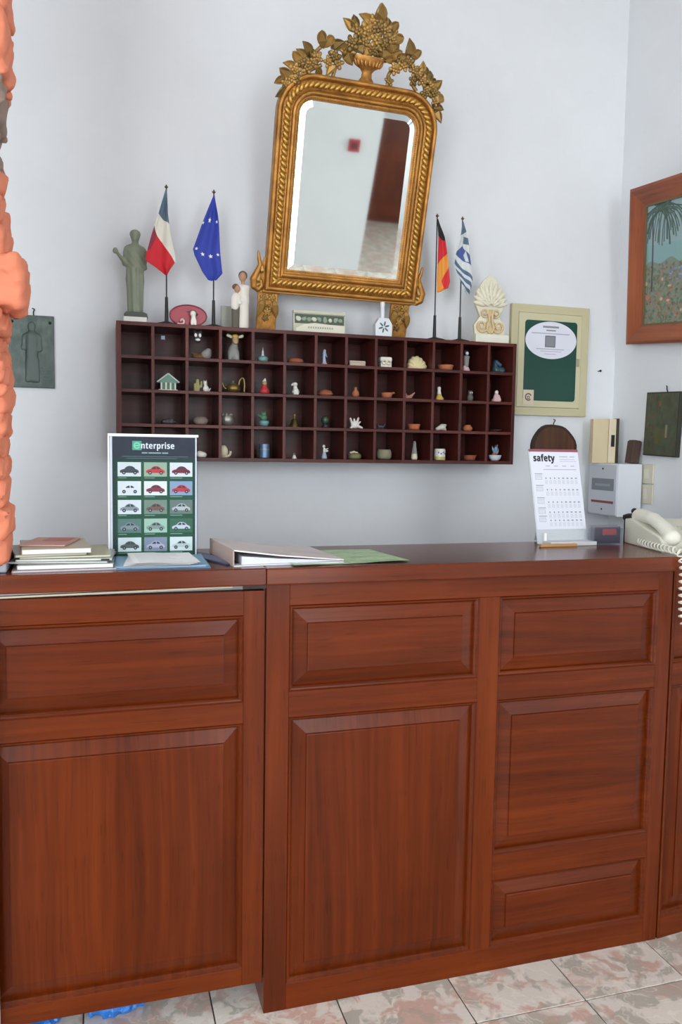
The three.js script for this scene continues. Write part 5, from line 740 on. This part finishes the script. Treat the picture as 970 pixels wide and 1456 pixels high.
// calendar on a slanting stand
{
  const t = thing('desk_calendar', 'white wall style calendar with a bold heading leaning on a stand', 'calendar', [1.447, CT, -0.285]);
  const L = new THREE.Group(); const ang = -15 * D2R, w = 0.083, y0 = 0.045, h = 0.24;
  const put = (n, g, m) => { g.rotateX(ang); return mesh(n, g, m, t); };
  put('backing_card', bx(-w - 0.004, w + 0.001, 0.002, y0 + h + 0.004, -0.004, -0.0012), M(0xbcc0c4, 0.6));
  const f = new THREE.PlaneGeometry(2 * w, h); f.translate(0, y0 + h / 2, 0.0006);
  put('sheet', bx(-w, w, y0, y0 + h, -0.0012, 0), paper);
  put('print', f, new THREE.MeshStandardMaterial({ roughness: 0.6, map: canvasTex(700, 1010, (c, W, Hh) => {
    c.fillStyle = '#d3d4dd'; c.fillRect(0, 0, W, Hh); c.fillStyle = '#141618'; c.font = 'bold 118px sans-serif'; const tw = c.measureText('safety').width; c.save(); c.translate(40, 128); c.scale(310 / tw, 1); c.fillText('safety', 0, 0); c.strokeStyle = '#141618'; c.lineWidth = 6; c.strokeText('safety', 0, 0); c.restore();
    c.fillStyle = '#a9a2c0'; c.fillRect(420, 62, 120, 12); c.fillRect(570, 62, 70, 12); c.fillStyle = '#b4abc6'; c.fillRect(420, 100, 220, 7); c.fillRect(420, 124, 240, 7); c.fillStyle = '#9a8ca6'; for (let i = 0; i < 4; i++) c.fillRect(210 + i * 120, 186, 56, 9); c.fillStyle = '#a89cb4'; c.fillRect(170, 232, 480, 9);
    const ys = [350, 500, 660, 790, 895], NN = ['6', '7', '7', '10', '5', '10', '23', '30'];
    ys.forEach((yy, r) => { c.fillStyle = '#5c5c66'; for (let k = 0; k < 8; k++) { const x = 196 + k * 62 + r * 2; c.globalAlpha = 0.8; c.fillRect(x - (k > 3 ? 13 : 8), yy - 9, k > 3 ? 11 : 15, 18); if (k > 3) c.fillRect(x + 2, yy - 9, 11, 18); c.globalAlpha = 0.1; c.fillRect(x - 20, yy + 24, 40, 52); c.globalAlpha = 1; }
      c.fillStyle = '#9a9aa4'; c.fillRect(40, yy - 62, 110, 12); c.strokeStyle = '#8e8e9a'; c.lineWidth = 4; c.strokeRect(44, yy - 34, 90, 50); c.fillStyle = '#b4b4c0'; for (let i = 0; i < 4; i++) c.fillRect(52, yy - 24 + i * 12, 72, 4); });
  }) }));
  put('red_binding', bx(-w - 0.002, w, y0 + h - 0.001, y0 + h + 0.007, -0.005, 0.002, 0.001), M(0x8a4a58, 0.5));
  mesh('rear_strut', (() => { const g = bx(-0.04, 0.04, 0.0, 0.172, -0.002, 0); g.rotateX(0.26); g.translate(0, 0.001, -0.1); return g; })(), M(0xb0b4b8, 0.6), t);
  mesh('foot_board', bx(-0.07, 0.084, 0, 0.012, -0.02, 0.045, 0.002), M(0xc4c6c8, 0.5), t);
  mesh('wooden_strip', (() => { const g = bx(-0.06, 0.06, 0, 0.008, -0.006, 0.006, 0.001); g.rotateY(0.0); g.translate(-0.05, 0, 0.05); return g; })(), M(0xb98a58, 0.6), t);
  mesh('white_clip', bx(-0.07, -0.062, 0.01, 0.035, 0.0, 0.008, 0.002), M(0xf0f0f0, 0.5), t);
}
// clear card holder
{
  const t = thing('card_holder', 'small clear acrylic holder with red and grey business cards', 'card holder', [1.57, CT, -0.255]);
  const acr = new THREE.MeshPhysicalMaterial({ color: 0xf2f4f6, transmission: 1, thickness: 0, roughness: 0.05, specularIntensity: 0.5 });
  mesh('front', bx(-0.05, 0.05, 0, 0.05, 0.012, 0.014), acr, t); mesh('back', bx(-0.05, 0.05, 0, 0.058, -0.016, -0.014), acr, t); mesh('floor_plate', bx(-0.05, 0.05, 0, 0.003, -0.014, 0.012), acr, t);
  for (const s of [-1, 1]) mesh('side', bx(s > 0 ? 0.048 : -0.05, s > 0 ? 0.05 : -0.048, 0.003, 0.05, -0.014, 0.012), acr, t);
  mesh('cards', bx(-0.045, 0.045, 0.004, 0.056, -0.012, 0.008), M(0x7f7c86, 0.5), t); mesh('front_card', bx(-0.044, 0.044, 0.005, 0.054, 0.0085, 0.0095), M(0x54505c, 0.4), t); mesh('card_picture', bx(-0.018, 0.03, 0.03, 0.048, 0.0096, 0.0101), M(0xa8545a, 0.4), t);
}
// telephone
{
  const t = thing('telephone', 'ivory desk telephone with handset and coiled cord at the counter end', 'telephone', [1.742, CT, -0.158]); t.rotation.y = -12 * D2R;
  const iv = M(0xcfcdbd, 0.42), iv2 = M(0xd9d7c9, 0.4);
  const sec = [[-0.115, 0], [0.115, 0], [0.118, 0.022], [0.10, 0.034], [-0.085, 0.07], [-0.115, 0.066]];
  const base = extrude(sec, 0.2, 0.004); base.rotateY(-Math.PI / 2); base.translate(0.1, 0.004, 0); mesh('base', base, iv, t);
  const hs = mesh('handset', (() => { const P = []; for (let i = 0; i <= 12; i++) { const s = i / 12; P.push(C(0, 0, 1, 0, 0, 1)); }
    return blob([C(0, 4.7, 2.0, 0, 7.0, 1.8, 10.2, 5), C(0, 7.0, 1.8, 0, 8.7, 1.8, 5, -1), C(0, 8.7, 1.8, 0, 9.2, 2.0, -1, -9.5), E(0, 4.2, 10, 2.1, 2.1, 2.3), E(0, 8.7, -9.6, 2.1, 2.1, 2.3)], 0.25, 60, false).scale(1.2, 1, 1); })(), iv2, t);
  hs.position.set(-0.072, -0.004, 0.012);
  mesh('cradle', bx(-0.1, -0.04, 0.05, 0.076, -0.11, -0.06, 0.005), iv, t);
  const slope = Math.atan2(0.036, 0.185);
  const face = new THREE.Group(); face.name = 'keypad'; face.position.set(0.03, 0.0395, 0.092); face.rotation.x = slope; t.add(face);
  for (let r = 0; r < 4; r++) for (let c = 0; c < 3; c++) mesh('key', bx(-0.03 + c * 0.026, -0.012 + c * 0.026, 0.0, 0.006, -0.03 - r * 0.022, -0.016 - r * 0.022, 0.002), M(0xbdbbac, 0.5), face);
  mesh('display', bx(-0.032, 0.056, 0, 0.004, -0.165, -0.13, 0.001), M(0x5a625c, 0.2), face); for (let i = 0; i < 3; i++) mesh('groove', bx(-0.045 - 0.0, -0.041, 0, 0.003, -0.16 + i * 0.04, -0.135 + i * 0.04), M(0x7c7a70, 0.5), face);
  mesh('foot_strip', bx(-0.095, 0.095, 0, 0.003, -0.11, 0.11), M(0x3c2c28, 0.8), t);
  // coiled cord: out of the handset end, along the side of the base, over the counter edge
  const toLocal = ([x, y, z]) => { const dx = x - 1.742, dz = z + 0.158, q = -12 * D2R; return new THREE.Vector3(dx * Math.cos(q) - dz * Math.sin(q), y - CT, dx * Math.sin(q) + dz * Math.cos(q)); };
  const path = new THREE.CatmullRomCurve3([[1.66, 1.13, -0.055], [1.648, 1.112, -0.09], [1.652, 1.103, -0.2], [1.636, 1.101, -0.16], [1.618, 1.101, -0.08], [1.606, 1.102, -0.015], [1.605, 1.098, 0.024], [1.607, 1.07, 0.036], [1.609, 1.02, 0.037], [1.611, 0.96, 0.037], [1.616, 0.915, 0.038], [1.632, 0.90, 0.038], [1.645, 0.93, 0.036], [1.652, 1.0, 0.032], [1.66, 1.085, 0.022], [1.672, 1.104, -0.01], [1.70, 1.102, -0.03]].map(toLocal));
  const turns = 46, N = turns * 9, pts = [], fr = path.computeFrenetFrames(N, false);
  for (let i = 0; i <= N; i++) { const s = i / N, p = path.getPointAt(s), a = s * turns * Math.PI * 2; pts.push(p.clone().addScaledVector(fr.normals[i], 0.0085 * Math.cos(a)).addScaledVector(fr.binormals[i], 0.0085 * Math.sin(a))); }
  mesh('coiled_cord', new THREE.TubeGeometry(new THREE.CatmullRomCurve3(pts), N * 2, 0.0024, 6), iv2, t);
}
{
  const t = thing('desk_stamp', 'small black knobbed stamp standing behind the telephone', 'stamp', [1.735, CT, -0.345]);
  mesh('body', lathe([[0, 0], [0.03, 0], [0.03, 0.062], [0.034, 0.068], [0.034, 0.078], [0.02, 0.084], [0, 0.085]]), black, t); mesh('knob', new THREE.SphereGeometry(0.01, 14, 10).translate(0, 0.092, 0), black, t);
}
// blue plastic bags on the floor under the door
for (const [x, z, l, s, tn] of [[0.15, -0.12, 'crumpled blue plastic bag on the floor under the swing door', 1, 0.3], [-0.03, -0.1, 'second blue plastic bag on the floor beside the white jamb', 0.9, 1.2]]) {
  const g = blob([E(0, 2, 0, 6 * s, 2.4, 5), E(4 * s, 1.5, 1, 3, 2, 3), E(-4 * s, 1.6, -1, 3.4, 2.2, 3), C(4, 2, 1, 8 * s, 3.6, 0.8)], 0.8, 34, true, (x, y, z) => (vnoise(x * 0.8 + z * 0.4, y * 0.9 + z * 0.6, 11) - 0.5) * 1.7);
  const m = single('plastic_bag', l, 'bag', toCreasedNormals(g, 0.5), new THREE.MeshPhysicalMaterial({ color: 0x1c6fc4, roughness: 0.35, clearcoat: 0.3 }), [x, 0.0005, z]); m.rotation.y = tn;
}

// ---------------------------------------------------------------- what the mirror shows behind the camera
{
  const t = thing('fire_call_point', 'red fire alarm call point on the white pier, seen in the mirror', 'alarm', [2.44, 1.54, 4.0]); t.rotation.y = Math.PI;
  mesh('backplate', bx(-0.055, 0.055, 0, 0.11, 0.0005, 0.02, 0.004), M(0xb02030, 0.4), t); mesh('glass_window', bx(-0.03, 0.03, 0.028, 0.08, 0.019, 0.024, 0.002), M(0x5c1a22, 0.3), t);
}
{
  const t = thing('wooden_wardrobe', 'tall brown wooden cupboard at the back of the hall, seen in the mirror', 'cupboard', [3.72, 0, 7.6]);
  mesh('carcass', woodUV(bx(-0.9, 0.9, 0.06, 2.3, 0, 0.6), 1), woodM2, t); mesh('plinth', woodUV(bx(-0.88, 0.88, 0, 0.06, 0.02, 0.58), 0), woodM2, t);
  for (const s of [-1, 1]) { const d = mesh('door', woodUV(bx(s < 0 ? -0.89 : 0.01, s < 0 ? -0.01 : 0.89, 0.1, 2.26, -0.022, 0, 0.003), 1), woodM, t); mesh('handle', cyl(0.008, 0.008, 0.14, s * 0.05, 1.05, -0.035, 10), steel, d); for (const [a, b] of [[0.2, 0.9], [1.0, 2.16]]) { const p = mesh('door_panel', raisedPanel(-0.34, 0.34, a, b, 1), panelM, d); p.rotation.y = Math.PI; p.position.set(s * 0.45, 0, -0.024); } }
}
renderer.render(scene, camera);
